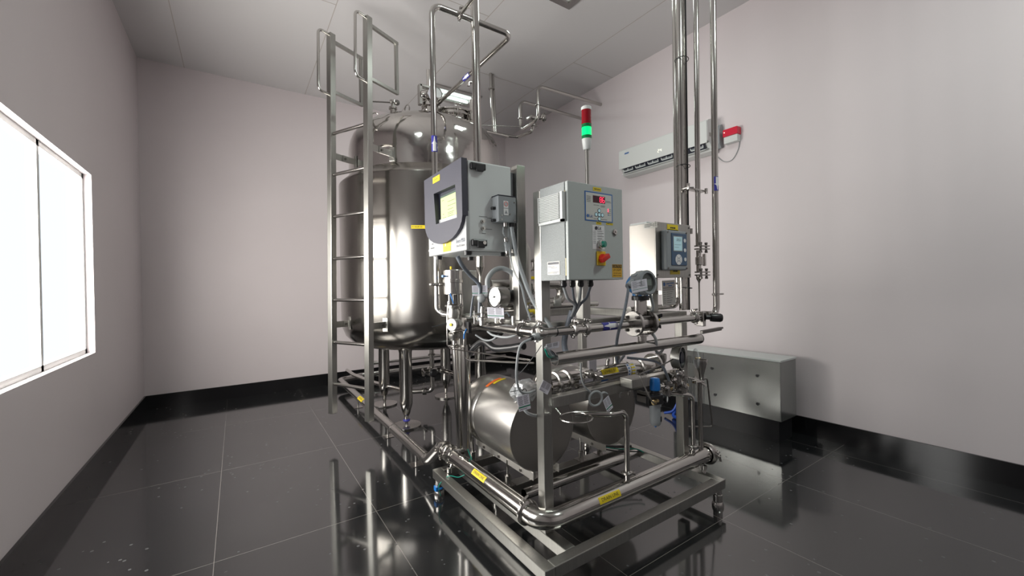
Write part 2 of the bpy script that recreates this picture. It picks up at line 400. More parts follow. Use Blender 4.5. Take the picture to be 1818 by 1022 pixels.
# recessed ceiling lights
def ceiling_light(x, y, sx, sy, label, along, power=7):
    t = thing('ceiling_light', label, 'light', (x, y, CEIL), 'recessed ceiling lights')
    z = CEIL; w = .075
    MB().holed([(x-sx, y-sy), (x+sx, y-sy), (x+sx, y+sy), (x-sx, y+sy)], [[(x-sx+w, y-sy+w), (x+sx-w, y-sy+w), (x+sx-w, y+sy-w), (x-sx+w, y+sy-w)]],
               lambda a, b: Vector((a, b, z-.022)), (0, 0, .02)).build('frame', STEEL, t)
    MB().box((x-sx+w, y-sy+w, z-.004), (x+sx-w, y+sy-w, z-.002)).build('reflector', FIXT, t)
    for k in (-1, 1):
        if along == 'x': MB().cyl((x-sx+w+.03, y+k*.07, z-.018), (x+sx-w-.03, y+k*.07, z-.018), .012).build('lamp_tube', TUBEL, t)
        else: MB().cyl((x+k*.07, y-sy+w+.03, z-.018), (x+k*.07, y+sy-w-.03, z-.018), .012).build('lamp_tube', TUBEL, t)
    d = bpy.data.lights.new('ceiling_lamp', 'AREA'); d.shape = 'RECTANGLE'; d.size = 2*(sx-w); d.size_y = 2*(sy-w); d.energy = power; d.color = (.90, 1.0, .95)
    o = bpy.data.objects.new('ceiling_lamp', d); COL.objects.link(o); o.location = (x, y, z-.045); o.parent = None
    return t
ceiling_light(2.86, 5.82, .40, .23, 'steel-framed ceiling light glowing above the domed tank', 'x')
ceiling_light(2.735, 3.01, .30, .305, 'square ceiling light cut by the top edge of the photo, away from the tank', 'x')
ceiling_light(2.735, -.35, .30, .305, 'added unseen ceiling fill light over the empty floor in front of the skid', 'x', 40)  # fixture added out of view to light the front faces of the equipment
ceiling_light(-.05, 1.6, .30, .305, 'added unseen ceiling fill light beside the side wall windows', 'x')  # another added fixture, unseen, lifting the ambient light of the room

# ================================================================ storage tank
TX, TY = 1.978, 4.777
tk = thing('storage_tank', 'tall cylindrical stainless steel storage tank with domed top on legs behind the ladder', 'tank', (TX, TY, 0))
prof = [(0, .80), (.35, .805), (.62, .82), (.80, .85), (.90, .90), (.965, .97), (1.0, 1.06), (1.01, 1.16), (1.01, 2.66), (1.008, 2.675), (.995, 2.69), (.90, 2.775)]
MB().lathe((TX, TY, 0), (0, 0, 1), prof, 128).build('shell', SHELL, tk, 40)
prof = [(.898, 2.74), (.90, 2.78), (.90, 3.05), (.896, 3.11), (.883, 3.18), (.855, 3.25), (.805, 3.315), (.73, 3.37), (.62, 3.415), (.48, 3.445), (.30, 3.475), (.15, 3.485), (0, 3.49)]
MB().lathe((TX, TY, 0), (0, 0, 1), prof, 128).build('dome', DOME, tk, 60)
for lx, ly in ((1.56, 5.31), (1.507, 4.339), (2.366, 5.19), (2.43, 4.33)):
    lg = MB().lathe((lx, ly, 0), (0, 0, 1), [(0, .055), (.022, .055), (.024, .11), (.030, .125), (.036, .13), (.066, .24), (.068, .25), (.068, .80), (.085, .86), (.085, .9)], 32).build('leg', TUBE, tk)
    MB().lathe((lx, ly, 0), (0, 0, 1), [(0, .002), (.155, .002), (.155, .018), (.02, .020), (.016, .03), (.016, .06), (0, .06)], 40).build('foot_disc', STEEL, lg)
    if (lx, ly) == (1.507, 4.339): MB().ring((lx, ly, .065), (0, 0, 1), .026, .012).build('blue_tape', BLUE, lg)
# pads where the ladder brackets are welded
# things on top of the dome
def dome_z(x, y):
    r = math.hypot(x-TX, y-TY)
    for (a, za), (b, zb) in zip(prof[1:], prof[2:]):
        if b <= r <= a: return za+(zb-za)*(a-r)/(a-b) if a > b else za
    return 3.49
for x, y, ax in ((1.62, 4.45, (1, .3, 0)), (1.80, 4.40, (1, .2, 0)), (1.36, 4.77, (.3, 1, 0)), (1.33, 4.92, (.6, 1, 0))):
    z = dome_z(x, y); lug = MB().ring((x, y, z+.055), ax, .042, .007, 24).cyl((x, y, z-.02), (x, y, z+.02), .011).build('lifting_eye', POLISH, tk)
# manway with a clamped lid
z = 3.46
mw = MB().lathe((2.16, 4.40, z-.08), (0, 0, 1), [(0, 0), (.20, 0), (.20, .09), (.235, .09), (.235, .11), (.215, .115), (.215, .13), (.235, .135), (.235, .15), (.18, .165), (0, .19)], 48).build('manway', POLISH, tk)
for k in range(6):
    a = k*PI/3+.3; c = Vector((2.16+.235*math.cos(a), 4.40+.235*math.sin(a), z+.05)); d = Vector((math.cos(a), math.sin(a), 0))
    MB().cyl(c-Vector((0, 0, .05)), c+Vector((0, 0, .06)), .010).obox(c+Vector((0, 0, .05)), d*.02, Vector((-d.y, d.x, 0))*.03, (0, 0, .006), .002).build('swing_bolt', POLISH, mw)
# housing of the vent filter beside the manway
vx, vy = 2.31, 4.15
vf = MB().lathe((vx, vy, 3.2), (0, 0, 1), [(0, 0), (.075, 0), (.075, .27), (.080, .272), (.080, .28), (.055, .30), (.055, .44), (.02, .46), (0, .46)], 32).build('vent_filter', POLISH, tk)
MB().tube([(vx, vy, 3.64), (vx, vy, 3.84), (vx-.07, vy+.0, 3.84), (vx-.07, vy, 3.79)], .017, .035).build('gooseneck', POLISH, vf)
MB().lathe((vx, vy, 3.66), (0, 0, 1), [(.017, 0), (.034, .004), (.034, .018), (.017, .022)], 20).build('clamp', STEEL, vf)
MB().box((vx+.05, vy-.02, 3.50), (vx+.066, vy+.02, 3.66)).build('blue_tag', BLUEB, vf)
# clamped cover, spray-ball inlet and gauge cluster on the crown
cx, cy = 1.82, 4.30
cl = MB().lathe((cx, cy, 3.38), (0, 0, 1), [(0, 0), (.06, 0), (.06, .12), (.085, .125), (.085, .16), (.06, .165), (.03, .2), (.03, .30), (0, .30)], 28).build('spray_inlet', POLISH, tk)
MB().tube([(cx, cy, 3.66), (cx, cy, 3.92)], .024, 0).build('stub', POLISH, cl)
MB().tube([(cx, cy, 3.66), (cx+.12, cy, 3.66), (cx+.14, cy+.1, 3.62)], .022, .03).build('branch', POLISH, cl)
g = MB().lathe((cx+.05, cy-.07, 3.64), (.1, -1, .1), [(0, 0), (.060, 0), (.068, .01), (.068, .035), (.060, .04), (.058, .03), (0, .03)], 32).build('temperature_gauge', STEEL, cl)
MB().lathe((cx+.05, cy-.07, 3.64), (.1, -1, .1), [(0, .031), (.057, .031)], 32).build('dial', DIAL, g)
MB().obox((cx-.12, cy-.04, 3.60), (.018, 0, 0), (0, .03, 0), (0, 0, .11), .004).obox((cx-.07, cy-.04, 3.70), (.06, 0, 0), (0, .03, 0), (0, 0, .015), .004).build('valve_bracket', STEEL, cl)
MB().lathe((cx-.06, cy-.06, 3.60), (1, -.4, .1), [(0, -.05), (.05, -.05), (.055, -.03), (.055, .0), (.035, .01), (.035, .05), (.05, .055), (.05, .09), (0, .09)], 20).build('valve_body', POLISH, cl)
MB().prism([(cx-.07, cy-.13, 3.60), (cx-.03, cy-.13, 3.52), (cx+.0, cy-.13, 3.60), (cx-.03, cy-.13, 3.70)], (0, .002, 0)).build('tag', PAPER, cl)
# small valve with a rod on the shoulder
sx_, sy_ = 1.45, 4.42; z = dome_z(sx_, sy_)
v = MB().lathe((sx_, sy_, z-.02), (0, 0, 1), [(0, 0), (.03, 0), (.03, .05), (.045, .055), (.045, .075), (.02, .08), (.02, .12), (.035, .125), (.035, .15), (0, .15)], 20).build('nozzle', POLISH, tk)
MB().cyl((sx_, sy_, z+.11), (sx_-.22, sy_+.05, z+.09), .007).sphere((sx_+.04, sy_-.02, z+.11), .03).cyl((sx_-.03, sy_-.03, z+.10), (sx_+.05, sy_+.02, z+.14), .012).build('valve_handle', DARKST, v)
# yellow number strip stuck on the shell
a0 = Vector((TX, TY, 0)); hit = Vector((1.470, 3.800, 2.150)); dd = Vector((hit.x-TX, hit.y-TY, 0)).normalized()
F = curved((TX, TY, 2.10), (0, 0, 1), dd, 1.0105, -1)
G = lambda s, t, h=0: F(t, s, h)
p = patch(G, .155, .034, 'sticker', YEL, tk, nt=2, ns=8); text(G, '01BSR25', .022, INK, p, width=.10, c=(-.018, 0))
# bottom outlet with hand valve and elbows
o_ = MB().tube([(TX, TY-.04, .84), (TX, TY-.04, .40)], .028, 0).lathe((TX, TY-.04, .66), (0, 0, 1), [(.028, 0), (.046, .004), (.046, .02), (.028, .026)], 24).build('outlet_pipe', STEEL, tk)
MB().box((TX-.05, TY-.09, .42), (TX+.05, TY+.01, .52), .012).cyl((TX-.10, TY-.04, .47), (TX+.10, TY-.04, .47), .032).lathe((TX-.10, TY-.04, .47), (-1, 0, 0), [(.03, 0), (.05, .004), (.05, .02), (.03, .026)], 20).build('outlet_valve', STEEL, o_)
MB().lathe((TX-.03, TY-.13, .47), (0, -1, 0), [(0, -.05), (.02, -.05), (.02, 0), (.045, .01), (.05, .03), (.03, .045), (0, .045)], 16).build('hand_knob', BLACK, o_)
MB().tube([(TX, TY-.04, .42), (TX, TY-.04, .23), (TX-.26, TY+.10, .23)], .027, .05).build('elbow', STEEL, o_)
MB().lathe((TX-.06, TY-.01, .23), (-1, .5, 0), [(.027, 0), (.045, .004), (.045, .05), (.027, .056)], 20).cyl((TX-.12, TY-.06, .23), (TX-.12, TY-.06, .34), .006).build('clamp', STEEL, o_)

# ================================================================ ladder on the tank
lb = [Vector((1.027, 4.013, 0)), Vector((.787, 4.483, 0))]; LD = (lb[0]-lb[1]).normalized(); LN = Vector((-LD.y, LD.x, 0)); lean = Vector((.055, -.02, 0))/4.1
la = thing('ladder', 'square-tube stainless steel ladder with hooped grab rails bracketed to the tank', 'ladder', tuple((lb[0]+lb[1])/2))
def lp(b, z): return b+lean*z+Vector((0, 0, z))
for b, zb, zt in ((lb[0], .236, 4.08), (lb[1], .240, 4.085)):
    p, q = lp(b, zb), lp(b, zt)
    MB().obox((p+q)/2, LD*.031, LN*.031, (q-p)/2, .003).build('rail', SATIN, la)
for z in (3.07, 2.655, 2.231, 1.807, 1.389, .962, .539):
    MB().cyl(lp(lb[1], z)+LD*.03, lp(lb[0], z)-LD*.03, .017).build('rung', TUBE, la)
for b in lb:
    for zt, zb in ((4.05, 3.465),):
        o_ = lp(b, 0)
        P = [lp(b, zt+.02)-LN*.03, lp(b, zt+.02)-LN*.145, lp(b, zb)-LN*.145, lp(b, zb)-LN*.03]
        MB().tube(P, .0135, .05, 14).build('round_grab_loop', TUBE, la)
        h = .0155; mb = MB(); e = .36
        mb.obox(lp(b, zt-.03)+LN*(.03+e/2), LN*(e/2), LD*h, (0, 0, h), .002)
        mb.obox(lp(b, zb+.045)+LN*(.03+e/2), LN*(e/2), LD*h, (0, 0, h), .002)
        mb.obox(lp(b, (zt+zb+.015)/2)+LN*(.03+e-h), LN*h, LD*h, (0, 0, (zt-zb-.075)/2+h), .002)
        mb.build('square_grab_loop', SATIN, la)
for b in lb:
    for z, rr in ((2.86, .905), (1.135, 1.01)):
        p = lp(b, z); c = Vector((TX, TY, z)); d = (c-p); d.z = 0; L = d.length-rr
        dirn = LN.copy()
        # strap runs square to the ladder until it meets the tank
        bq = dirn.dot(c-p); per = (c-p-dirn*bq).length; L = bq-math.sqrt(max(0, rr*rr-per*per))
        w = Vector((0, 0, .032)); mid = p+dirn*(.03+(L-.03)/2)
        br = MB().obox(p+dirn*(.03+.09), dirn*.09, LD*.003, w).obox(p+dirn*(.13+(L-.13)/2)+LD*.007, dirn*((L-.13)/2), LD*.003, w).build('bracket', SATIN, la)
        MB().cyl(p+dirn*.16-LD*.012, p+dirn*.16+LD*.02, .012, seg=6).build('bolt', DARKST, br)
        nrm = (p+dirn*L-c); nrm.z = 0; nrm.normalize()
        MB().obox(c+nrm*(rr+.002), nrm*.004, Vector((-nrm.y, nrm.x, 0))*.03, (0, 0, .07), .004).build('weld_pad', SATIN, br)

# ================================================================ skid frame
sk = thing('skid_frame', 'square-tube stainless steel skid frame with uprights carrying the pumps and panels', 'frame', (1.92, 2.15, 0))
def rail(nm, a, b, p=None): return MB().box(a, b, .004).build(nm, SATIN, p or sk)
rail('base_rail', (1.157, 1.49, .118), (1.218, 2.80, .18)); rail('base_rail', (2.637, 1.49, .118), (2.698, 2.80, .18))
rail('base_rail', (1.218, 1.49, .118), (2.637, 1.552, .18)); rail('base_rail', (1.218, 2.739, .118), (2.637, 2.80, .18))
rail('cross_rail', (1.335, 1.552, .118), (1.400, 2.739, .18)); rail('cross_rail', (1.400, 2.25, .118), (2.637, 2.33, .18))
MB().pipe((1.53, 2.18, .142), (2.637, 2.18, .142), .034).build('cross_tube', TUBE, sk)
rail('post', (1.335, 1.709, .18), (1.395, 1.769, 2.0)); rail('post', (1.632, 1.709, 1.30), (1.692, 1.769, 1.96))
rail('post', (2.568, 1.709, .18), (2.628, 1.769, 1.30)); rail('post', (1.335, 1.918, 1.30), (1.395, 1.978, 2.19))
rail('post', (2.54, 2.68, .18), (2.60, 2.739, 1.30))
rail('post', (2.36, 1.79, 1.30), (2.42, 1.85, 1.54))
rail('top_beam', (1.395, 1.712, 1.24), (2.568, 1.766, 1.30)); rail('top_beam', (1.338, 1.769, 1.24), (1.392, 2.74, 1.30))
rail('top_beam', (2.30, 1.79, 1.24), (2.54, 1.85, 1.30))
rail('middle_beam', (1.395, 1.712, .835), (2.568, 1.766, .895))
rail('top_beam', (2.543, 1.769, 1.24), (2.597, 2.68, 1.30))
mb = MB().box((2.13, 1.52, .875), (2.19, 1.80, .935)); rail('outrigger', (1.93, 1.62, .876), (2.07, 1.712, .932))
for x, y in ((1.19, 2.765), (2.655, 1.522), (1.19, 1.522), (2.665, 2.765)):
    f = MB().lathe((x, y, 0), (0, 0, 1), [(0, 0), (.037, 0), (.037, .014), (.032, .030), (.029, .034), (.029, .08), (.025, .082), (.025, .118), (0, .118)], 24).build('levelling_foot', STEEL, sk)
    if x < 1.5 and y > 2: MB().ring((x, y, .055), (0, 0, 1), .027, .009).box((x-.035, y-.03, .04), (x-.02, y+.01, .072)).build('blue_tape', BLUEB, f)

# ================================================================ drain line along the skid and round the tank
dr = thing('drain_pipe', 'fat polished drain pipe with a wide front-corner elbow and yellow DRAIN LINE strips', 'pipe', (1.29, 1.65, .275))
MB().tube([(1.285, 2.74, .275), (1.285, 1.665, .275), (2.74, 1.665, .275)], .052, .11, 32, nb=14).build('pipe', TUBE, dr, 50)
MB().lathe((2.74, 1.665, .275), (1, 0, 0), [(.052, 0), (.052, .03), (.066, .034), (.070, .05), (.066, .064), (.055, .068), (0, .07)], 32).build('end_cap', POLISH, dr)
clamp(dr, (2.775, 1.665, .275), (1, 0, 0), .058, (.2, -1, .3), 1.5)
clamp(dr, (1.285, 1.80, .275), (0, 1, 0), .052, (-.5, 0, 1), 1.3)
clamp(dr, (1.285, 2.72, .275), (0, 1, 0), .052, (-1, 0, .5), 1.3)
for p in ((1.285, 2.56, .33), (1.93, 1.665, .33), (2.60, 1.665, .33), (2.70, 1.665, .33)):
    MB().cyl((p[0], p[1], .31), (p[0], p[1], .345), .017).build('branch', TUBE, dr)
for p in ((1.20, 2.66, .18), (2.655, 1.60, .18)): pass
MB().cyl((1.24, 2.69, .18), (1.27, 2.70, .235), .011).lathe((1.235, 2.68, .18), (0, 0, 1), [(0, 0), (.018, 0), (.018, .035), (.012, .04)], 12).build('support', STEEL, dr)
MB().cyl((2.665, 1.62, .18), (2.665, 1.64, .24), .012).lathe((2.665, 1.62, .205), (0, 0, 1), [(.012, 0), (.017, .002), (.017, .03), (.012, .03)], 12).build('support', STEEL, dr)
n1 = Vector((-1, 0, .9))
F = curved((1.285, 2.27, .275), (0, -1, 0), n1, .0523)
sticker(F, .16, .037, dr, 'DRAIN LINE', tw=.78, ts=.68)
F = curved((1.73, 1.665, .275), (1, 0, 0), (0, -1, .55), .0525)
sticker(F, .17, .037, dr, 'DRAIN LINE', tw=.78, ts=.68)
F = curved((1.29, 1.83, .275), (0, -1, 0), n1, .0523)

fl = thing('floor_drain_pipe', 'low grey drain pipe looping on short stands over the floor round the tank', 'pipe', (1.25, 3.2, 0))
P = [(1.285, 2.80, .275), (1.285, 2.93, .275), (1.235, 3.06, .135), (1.245, 4.2, .135), (1.26, 6.52, .135), (1.6, 6.66, .135), (4.3, 6.68, .135)]
MB().tube(P, .043, .075, 24).build('pipe', STEEL, fl, 50)
for y in (3.06, 3.9): MB().lathe((1.237+.006*(y-3), y+.05, .135), (0, 1, 0), [(.043, 0), (.046, .002), (.046, .01), (.043, .012)], 24).build('weld_band', DARKST, fl)
for x, y in ((1.245, 4.15), (1.25, 5.4), (1.9, 6.66), (3.0, 6.67), (1.24, 3.35)):
    s_ = MB().cyl((x, y, .006), (x, y, .10), .011).build('stand', STEEL, fl)
    MB().box((x-.05, y-.05, 0), (x+.05, y+.05, .005)).build('stand_plate', STEEL, s_)
clamp(fl, (1.285, 2.79, .275), (0, 1, 0), .045, (-1, 0, -.2), 1.4)
clamp(fl, (1.285, 2.86, .275), (0, 1, 0), .045, (-1, 0, .3), 1.4)
F = curved((1.249, 5.15, .135), (0, -1, 0), (-1, 0, 1.3), .0435)
sticker(F, .20, .05, fl, 'DRAIN', tw=.7, ts=.6)
for z, y0 in ((.28, 6.80),):
    lw = thing('wall_pipe', 'thin steel pipe running low along the back wall behind the tank', 'pipe', (2.0, y0, z))
    MB().tube([(1.75, y0, z), (4.5, y0, z)], .022).build('pipe', STEEL, lw)
    for x in (1.9, 3.0, 4.1): MB().box((x-.015, y0, z-.01), (x+.015, YB-.001, z+.01)).build('wall_bracket', STEEL, lw)
tl = thing('transfer_pipe', 'steel pipe running from under the tank outlet forward to the skid', 'pipe', (TX, 4.7, .47))
MB().tube([(TX+.11, TY-.06, .47), (TX+.14, 4.45, .47), (1.95, 3.0, .47), (1.95, 2.82, .47)], .027, .05).build('pipe', TUBE, tl)
clamp(tl, (TX+.115, 4.68, .47), (0, 1, 0), .027, (0, 0, 1))
sl = thing('suction_pipe', 'steel pipe sloping under the tank between its legs to the back wall', 'pipe', (1.7, 4.9, .23))
MB().tube([(TX-.27, TY+.11, .23), (TX-.50, 5.6, .25), (TX-.60, 6.2, .26), (TX-.60, 6.60, .26)], .025, .05).build('pipe', TUBE, sl)

# ================================================================ pumps under brushed drum shrouds
def drum(label, cx, cy, cz, r, L, foot, stk):
    t = thing('pump', label, 'pump', (cx, cy+L/2, .18), 'drum-shrouded pumps on the skid')
    MB().lathe((cx, cy, cz), (0, 1, 0), [(0, .006), (r-.004, .006), (r-.004, 0), (r, 0), (r, L*.60), (r-.005, L*.63), (r-.013, L*.66), (r-.005, L*.69), (r, L*.72), (r*.985, L*.86), (r*.93, L*.95), (r*.83, L), (0, L)], 72).build('shroud', DRUM, t, 25)
    MB().lathe((cx, cy, cz), (0, -1, 0), [(0, -.004), (r-.006, -.004), (r-.006, -.001), (0, -.001)], 72).build('end_plate', ENDM, t)
    MB().lathe((cx, cy+L, cz), (0, 1, 0), [(r*.55, -.01), (r*.55, .05), (r*.3, .07), (r*.3, .14), (0, .14)], 32).build('pump_head', DARKST, t)
    for s in (-1, 1):
        x = cx+s*r*.40; zb = cz-r*.98
        b = MB().obox((x, cy+L*.46, zb-.006), (0, L*.50, 0), (.004*s, 0, .0), (0, 0, .026), .003).build('side_plate', PLST, t)
        for y in (cy+.10, cy+L*.5, cy+L*.78): MB().cyl((x-.012*1, y, zb-.01), (x+.012, y, zb-.01), .010, seg=6).build('bolt', DARKST, b)
        for y in foot:
            f = MB().cyl((x, y, .19), (x, y, zb), .009).lathe((x, y, .18), (0, 0, 1), [(0, 0), (.022, 0), (.022, .065), (.016, .07), (0, .07)], 20).box((x-.04, y-.04, .180), (x+.04, y+.04, .185)).build('foot', STEEL, t)
    if stk:
        n = Vector((-.35, 0, 1)); F = curved((cx, cy+L*.60, cz), (0, -1, 0), n, r+.0005)
        G = lambda s, t_, h=0: F(t_, s, h)
        patch(F, .028, .13, 'orange_sticker', ORANGE, t, nt=10, c=(-.02, .0)); patch(F, .022, .10, 'sticker', YEL, t, nt=10, c=(.012, .03))
        lines(F, [(-.06, -.055, .02)], INK, t)
    return t
drum('brushed steel drum-shaped pump beside the front post with orange and yellow strips', 1.572, 2.02, .595, .25, .72, (2.28, 2.765), True)
drum('brushed steel drum-shaped pump farther from the front post, half hidden by the bent drain tube', 2.235, 2.06, .595, .25, .72, (2.285, 2.765), False)
tag(MB().tube(smooth([(1.305, 2.53, .385), (1.33, 2.50, .26), (1.26, 2.56, .187), (1.20, 2.62, .186), (1.145, 2.66, .12), (1.17, 2.69, .03)]), .0028, 0, 6).build('earthing_wire', GREENW), 'green earthing wire trailing from the foot of the upright tray to the skid rail', 'wire')
tag(MB().tube(smooth([(2.28, 2.30, .24), (2.42, 2.22, .20), (2.52, 2.16, .19), (2.60, 2.10, .19)]), .005, 0, 6).tube(smooth([(2.30, 2.32, .24), (2.46, 2.26, .21), (2.60, 2.20, .20)]), .011, 0, 8).build('pump_cable', BLACK), 'black pump cable lying over the dark cross tube of the skid', 'cable')
tag(MB().tube(smooth([(2.28, 2.26, .26), (2.42, 2.19, .225), (2.56, 2.12, .212), (2.58, 2.06, .20)]), .004, 0, 6).build('earthing_wire', GREENW), 'green earthing wire lying along the black pump cable', 'wire')

# ================================================================ process line on top of the skid
PY, PZ = 1.62, 1.262
ml = thing('process_pipe', 'polished process pipe along the front top of the skid with clamps and a blue arrow', 'pipe', (1.27, PY, PZ))
MB().tube([(1.27, PY, PZ), (2.70, PY, PZ)], .0235, 0, 28).build('pipe', TUBE, ml, 50)
MB().tube([(1.27, 1.66, PZ-.002), (1.27, 2.30, PZ-.006)], .029, 0, 28).build('side_pipe', TUBE, ml, 50)
MB().lathe((1.235, PY, PZ), (1, 0, 0), [(0, 0), (.026, 0), (.029, .01), (.029, .03), (.0235, .05)], 24).build('tee', TUBE, ml)
clamp(ml, (1.262, 1.648, PZ), (0, 1, 0), .029, (.3, 0, 1), 1.1)
clamp(ml, (1.27, 1.80, PZ), (0, 1, 0), .029, (.3, 0, 1), 1.0)
for x in (1.475, 1.565): clamp(ml, (x, PY, PZ), (1, 0, 0), .0235, (0, -.1, 1), 1.15)
clamp(ml, (2.575, PY, PZ), (1, 0, 0), .0235, (0, .3, 1), 1.2)
MB().lathe((1.345, PY, PZ), (1, 0, 0), [(.0235, 0), (.0255, .001), (.0255, .006), (.0235, .007)], 20).build('cable_tie', BLACK, ml)
F = curved((1.735, PY, PZ), (1, 0, 0), (0, -1, .25), .024)
arrow_label(F, .115, .056, ml, -1)
for y in (1.88, 2.06): MB().cyl((1.27, y, PZ+.02), (1.27, y, PZ+.07), .012).build('riser', POLISH, ml)
# sensor plug at the tee with its grey lead
sp = thing('sensor_plug', 'grey sensor plug with a looping lead at the pipe corner in front of the post', 'sensor', (1.22, PY, PZ))
MB().lathe((1.236, PY-.004, PZ-.012), (-1, -.25, -.1), [(0, 0), (.018, 0), (.018, .032), (.013, .034), (.013, .05), (0, .05)], 20).build('plug', HOSE, sp)
MB().lathe((1.189, PY-.016, PZ-.017), (-1, -.25, -.3), [(0, 0), (.014, 0), (.011, .012), (0, .012)], 16).build('gland', BLACK, sp)
MB().tube(smooth([(1.18, PY-.02, PZ-.02), (1.115, 1.60, 1.21), (1.105, 1.62, 1.08), (1.15, 1.66, .985), (1.22, 1.69, .955), (1.29, 1.72, .95)]), .0062, 0, 10).build('lead', HOSE, sp)

# flow transmitter on two flanges
ft = thing('flow_transmitter', 'blue and grey flow transmitter head with round display on a flanged pipe body', 'flow meter', (2.02, PY, PZ))
for x in (1.955, 2.085):
    f = MB().lathe((x, PY, PZ), (1, 0, 0), [(0, -.012), (.072, -.012), (.075, -.009), (.075, .009), (.072, .012), (0, .012)], 48).build('flange', STEEL, ft, 30)
    for k in range(4):
        a = PI/4+k*PI/2; c = Vector((x, PY+.055*math.cos(a), PZ+.055*math.sin(a)))
        MB().hexa(c-Vector((.024, 0, 0)), c-Vector((.010, 0, 0)), .011).cyl(c-Vector((.030, 0, 0)), c+Vector((.022, 0, 0)), .006).build('bolt', DARKST, f)
MB().lathe((1.965, PY, PZ), (1, 0, 0), [(.034, 0), (.034, .03), (.042, .03), (.042, .08), (.034, .08), (.034, .11)], 32).build('body', STEEL, ft)
for k in range(4):
    a = PI/4+k*PI/2; MB().cyl((1.955, PY+.055*math.cos(a), PZ+.055*math.sin(a)), (2.085, PY+.055*math.cos(a), PZ+.055*math.sin(a)), .006).build('tie_rod', DARKST, ft)
MB().box((1.985, PY-.018, PZ+.02), (2.055, PY+.018, 1.405), .008).cyl((1.99, PY, PZ+.03), (1.99, PY, 1.40), .018).cyl((2.05, PY, PZ+.03), (2.05, PY, 1.40), .018).build('neck', STEEL, ft)
MB().lathe((2.02, PY, 1.40), (0, 0, 1), [(0, 0), (.052, 0), (.052, .022), (.050, .024), (.044, .03), (.044, .055), (.052, .06), (.055, .08)], 28).build('neck_collar', BLACK, ft)
hd = MB().lathe((2.02, PY, 1.425), (0, 0, 1), [(0, 0), (.047, 0), (.047, .03), (.055, .036), (.058, .06), (.052, .10), (.03, .115), (0, .118)], 28).build('blue_housing', BLUEP, ft)
hx = Vector((-.04, -.985, .12)).normalized(); hc = Vector((1.998, 1.595, 1.500))
MB().lathe(hc, -hx, [(0, 0), (.052, 0), (.056, .02), (.056, .06), (.04, .085), (0, .09)], 32).build('blue_back', BLUEP, ft)
MB().lathe(hc, hx, [(.050, -.03), (.068, -.028), (.070, -.02), (.070, .02), (.073, .03), (.073, .052), (.068, .058), (.056, .058), (.054, .046), (.0, .046)], 40).build('display_ring', GREYPL, ft, 30)
dsp = MB().lathe(hc+hx*.047, hx, [(0, 0), (.054, 0)], 36).build('display_glass', mat('dark_glass', (.05, .058, .054), .3), ft)
u_, w_ = perp(hx); rr = Vector((hx.y, -hx.x, 0)).normalized()*-1; up = rr.cross(hx)
if up.z < 0: up = -up
MB().add([hc+hx*.0485+rr*a*.032+up*b*.018 for a, b in ((-1, -1), (1, -1), (1, 1), (-1, 1))], [(0, 1, 2, 3)]).build('display', mat('lcd_dark', (.15, .18, .16), .4), ft)
for k in range(8):
    a = k*PI/4; d = u_*math.cos(a)+w_*math.sin(a); MB().obox(hc+d*.070-hx*.004, d*.006, hx*.022, d.cross(hx)*.009, .002).build('grip_lug', GREYPL, ft)
MB().cyl((1.965, PY-.01, 1.525), (1.89, PY-.03, 1.500), .013).cyl((1.90, PY-.03, 1.503), (1.865, PY-.04, 1.485), .018).build('cable_gland', GREYPL, ft)
for p in ((1.975, PY-.055, 1.462), (1.995, PY-.06, 1.44), (1.94, PY-.04, 1.435), (2.03, PY-.065, 1.455)): MB().sphere(p, .009, 10, 6).build('screw', STEEL, ft)
tg = MB().obox((1.915, PY-.078, 1.487), (.056, -.010, .008), (0, .0008, 0), (0, .004, .033)).build('tag_card', PAPER, ft)
FT = flat((1.915, PY-.0795, 1.487), (.056, -.010, .008), (-.008, .0, .056))
MB().add([FT(-.055, -.022, .002), FT(.055, -.022, .002), FT(.055, -.016, .002), FT(-.055, -.016, .002)], [(0, 1, 2, 3)]).build('green_stripe', GREENS, tg)
lines(FT, [(-.05, -.02+.03*(k % 2), .026-.008*k) for k in range(5)]+[(.0, .04, .022-.008*k) for k in range(4)], INK, tg)
cb = tag(MB().tube(smooth([(1.867, PY-.04, 1.485), (1.835, PY-.06, 1.44), (1.80, PY-.06, 1.33), (1.785, PY-.03, 1.22), (1.80, PY, 1.12), (1.84, PY+.03, 1.05), (1.93, PY+.1, 1.02), (2.05, PY+.16, 1.04)]), .0085, 0, 10).build('transmitter_cable', BRAID), 'grey sheathed cable drooping from the blue transmitter head across the process pipe', 'cable')
cb = tag(MB().tube(smooth([(2.085, PY-.02, 1.44), (2.12, PY-.01, 1.34), (2.10, PY+.05, 1.26), (2.10, PY-.04, 1.17), (2.16, PY, 1.08), (2.26, PY+.04, 1.055), (2.33, PY+.06, 1.09)]), .009, 0, 10).build('transmitter_cable', HOSE), 'pale hose hanging behind the flanges down below the cable tray', 'cable')
wn = thing('wing_clamp', 'black wing nut with yellow mark behind the flanged meter body', 'clamp', (2.12, 1.60, 1.262))
MB().obox((2.125, PY-.03, 1.27), (.008, 0, 0), (0, .012, 0), (0, 0, .034), .003).obox((2.135, PY-.035, 1.295), (.012, -.02, .010), (0, .006, 0), (0, 0, .010), .002).obox((2.135, PY-.03, 1.245), (.012, -.015, -.012), (0, .006, 0), (0, 0, .010), .002).build('wings', BLACK, wn)
MB().box((2.14, PY-.0255, 1.268), (2.17, PY-.0235, 1.280)).build('yellow_mark', YEL, wn)
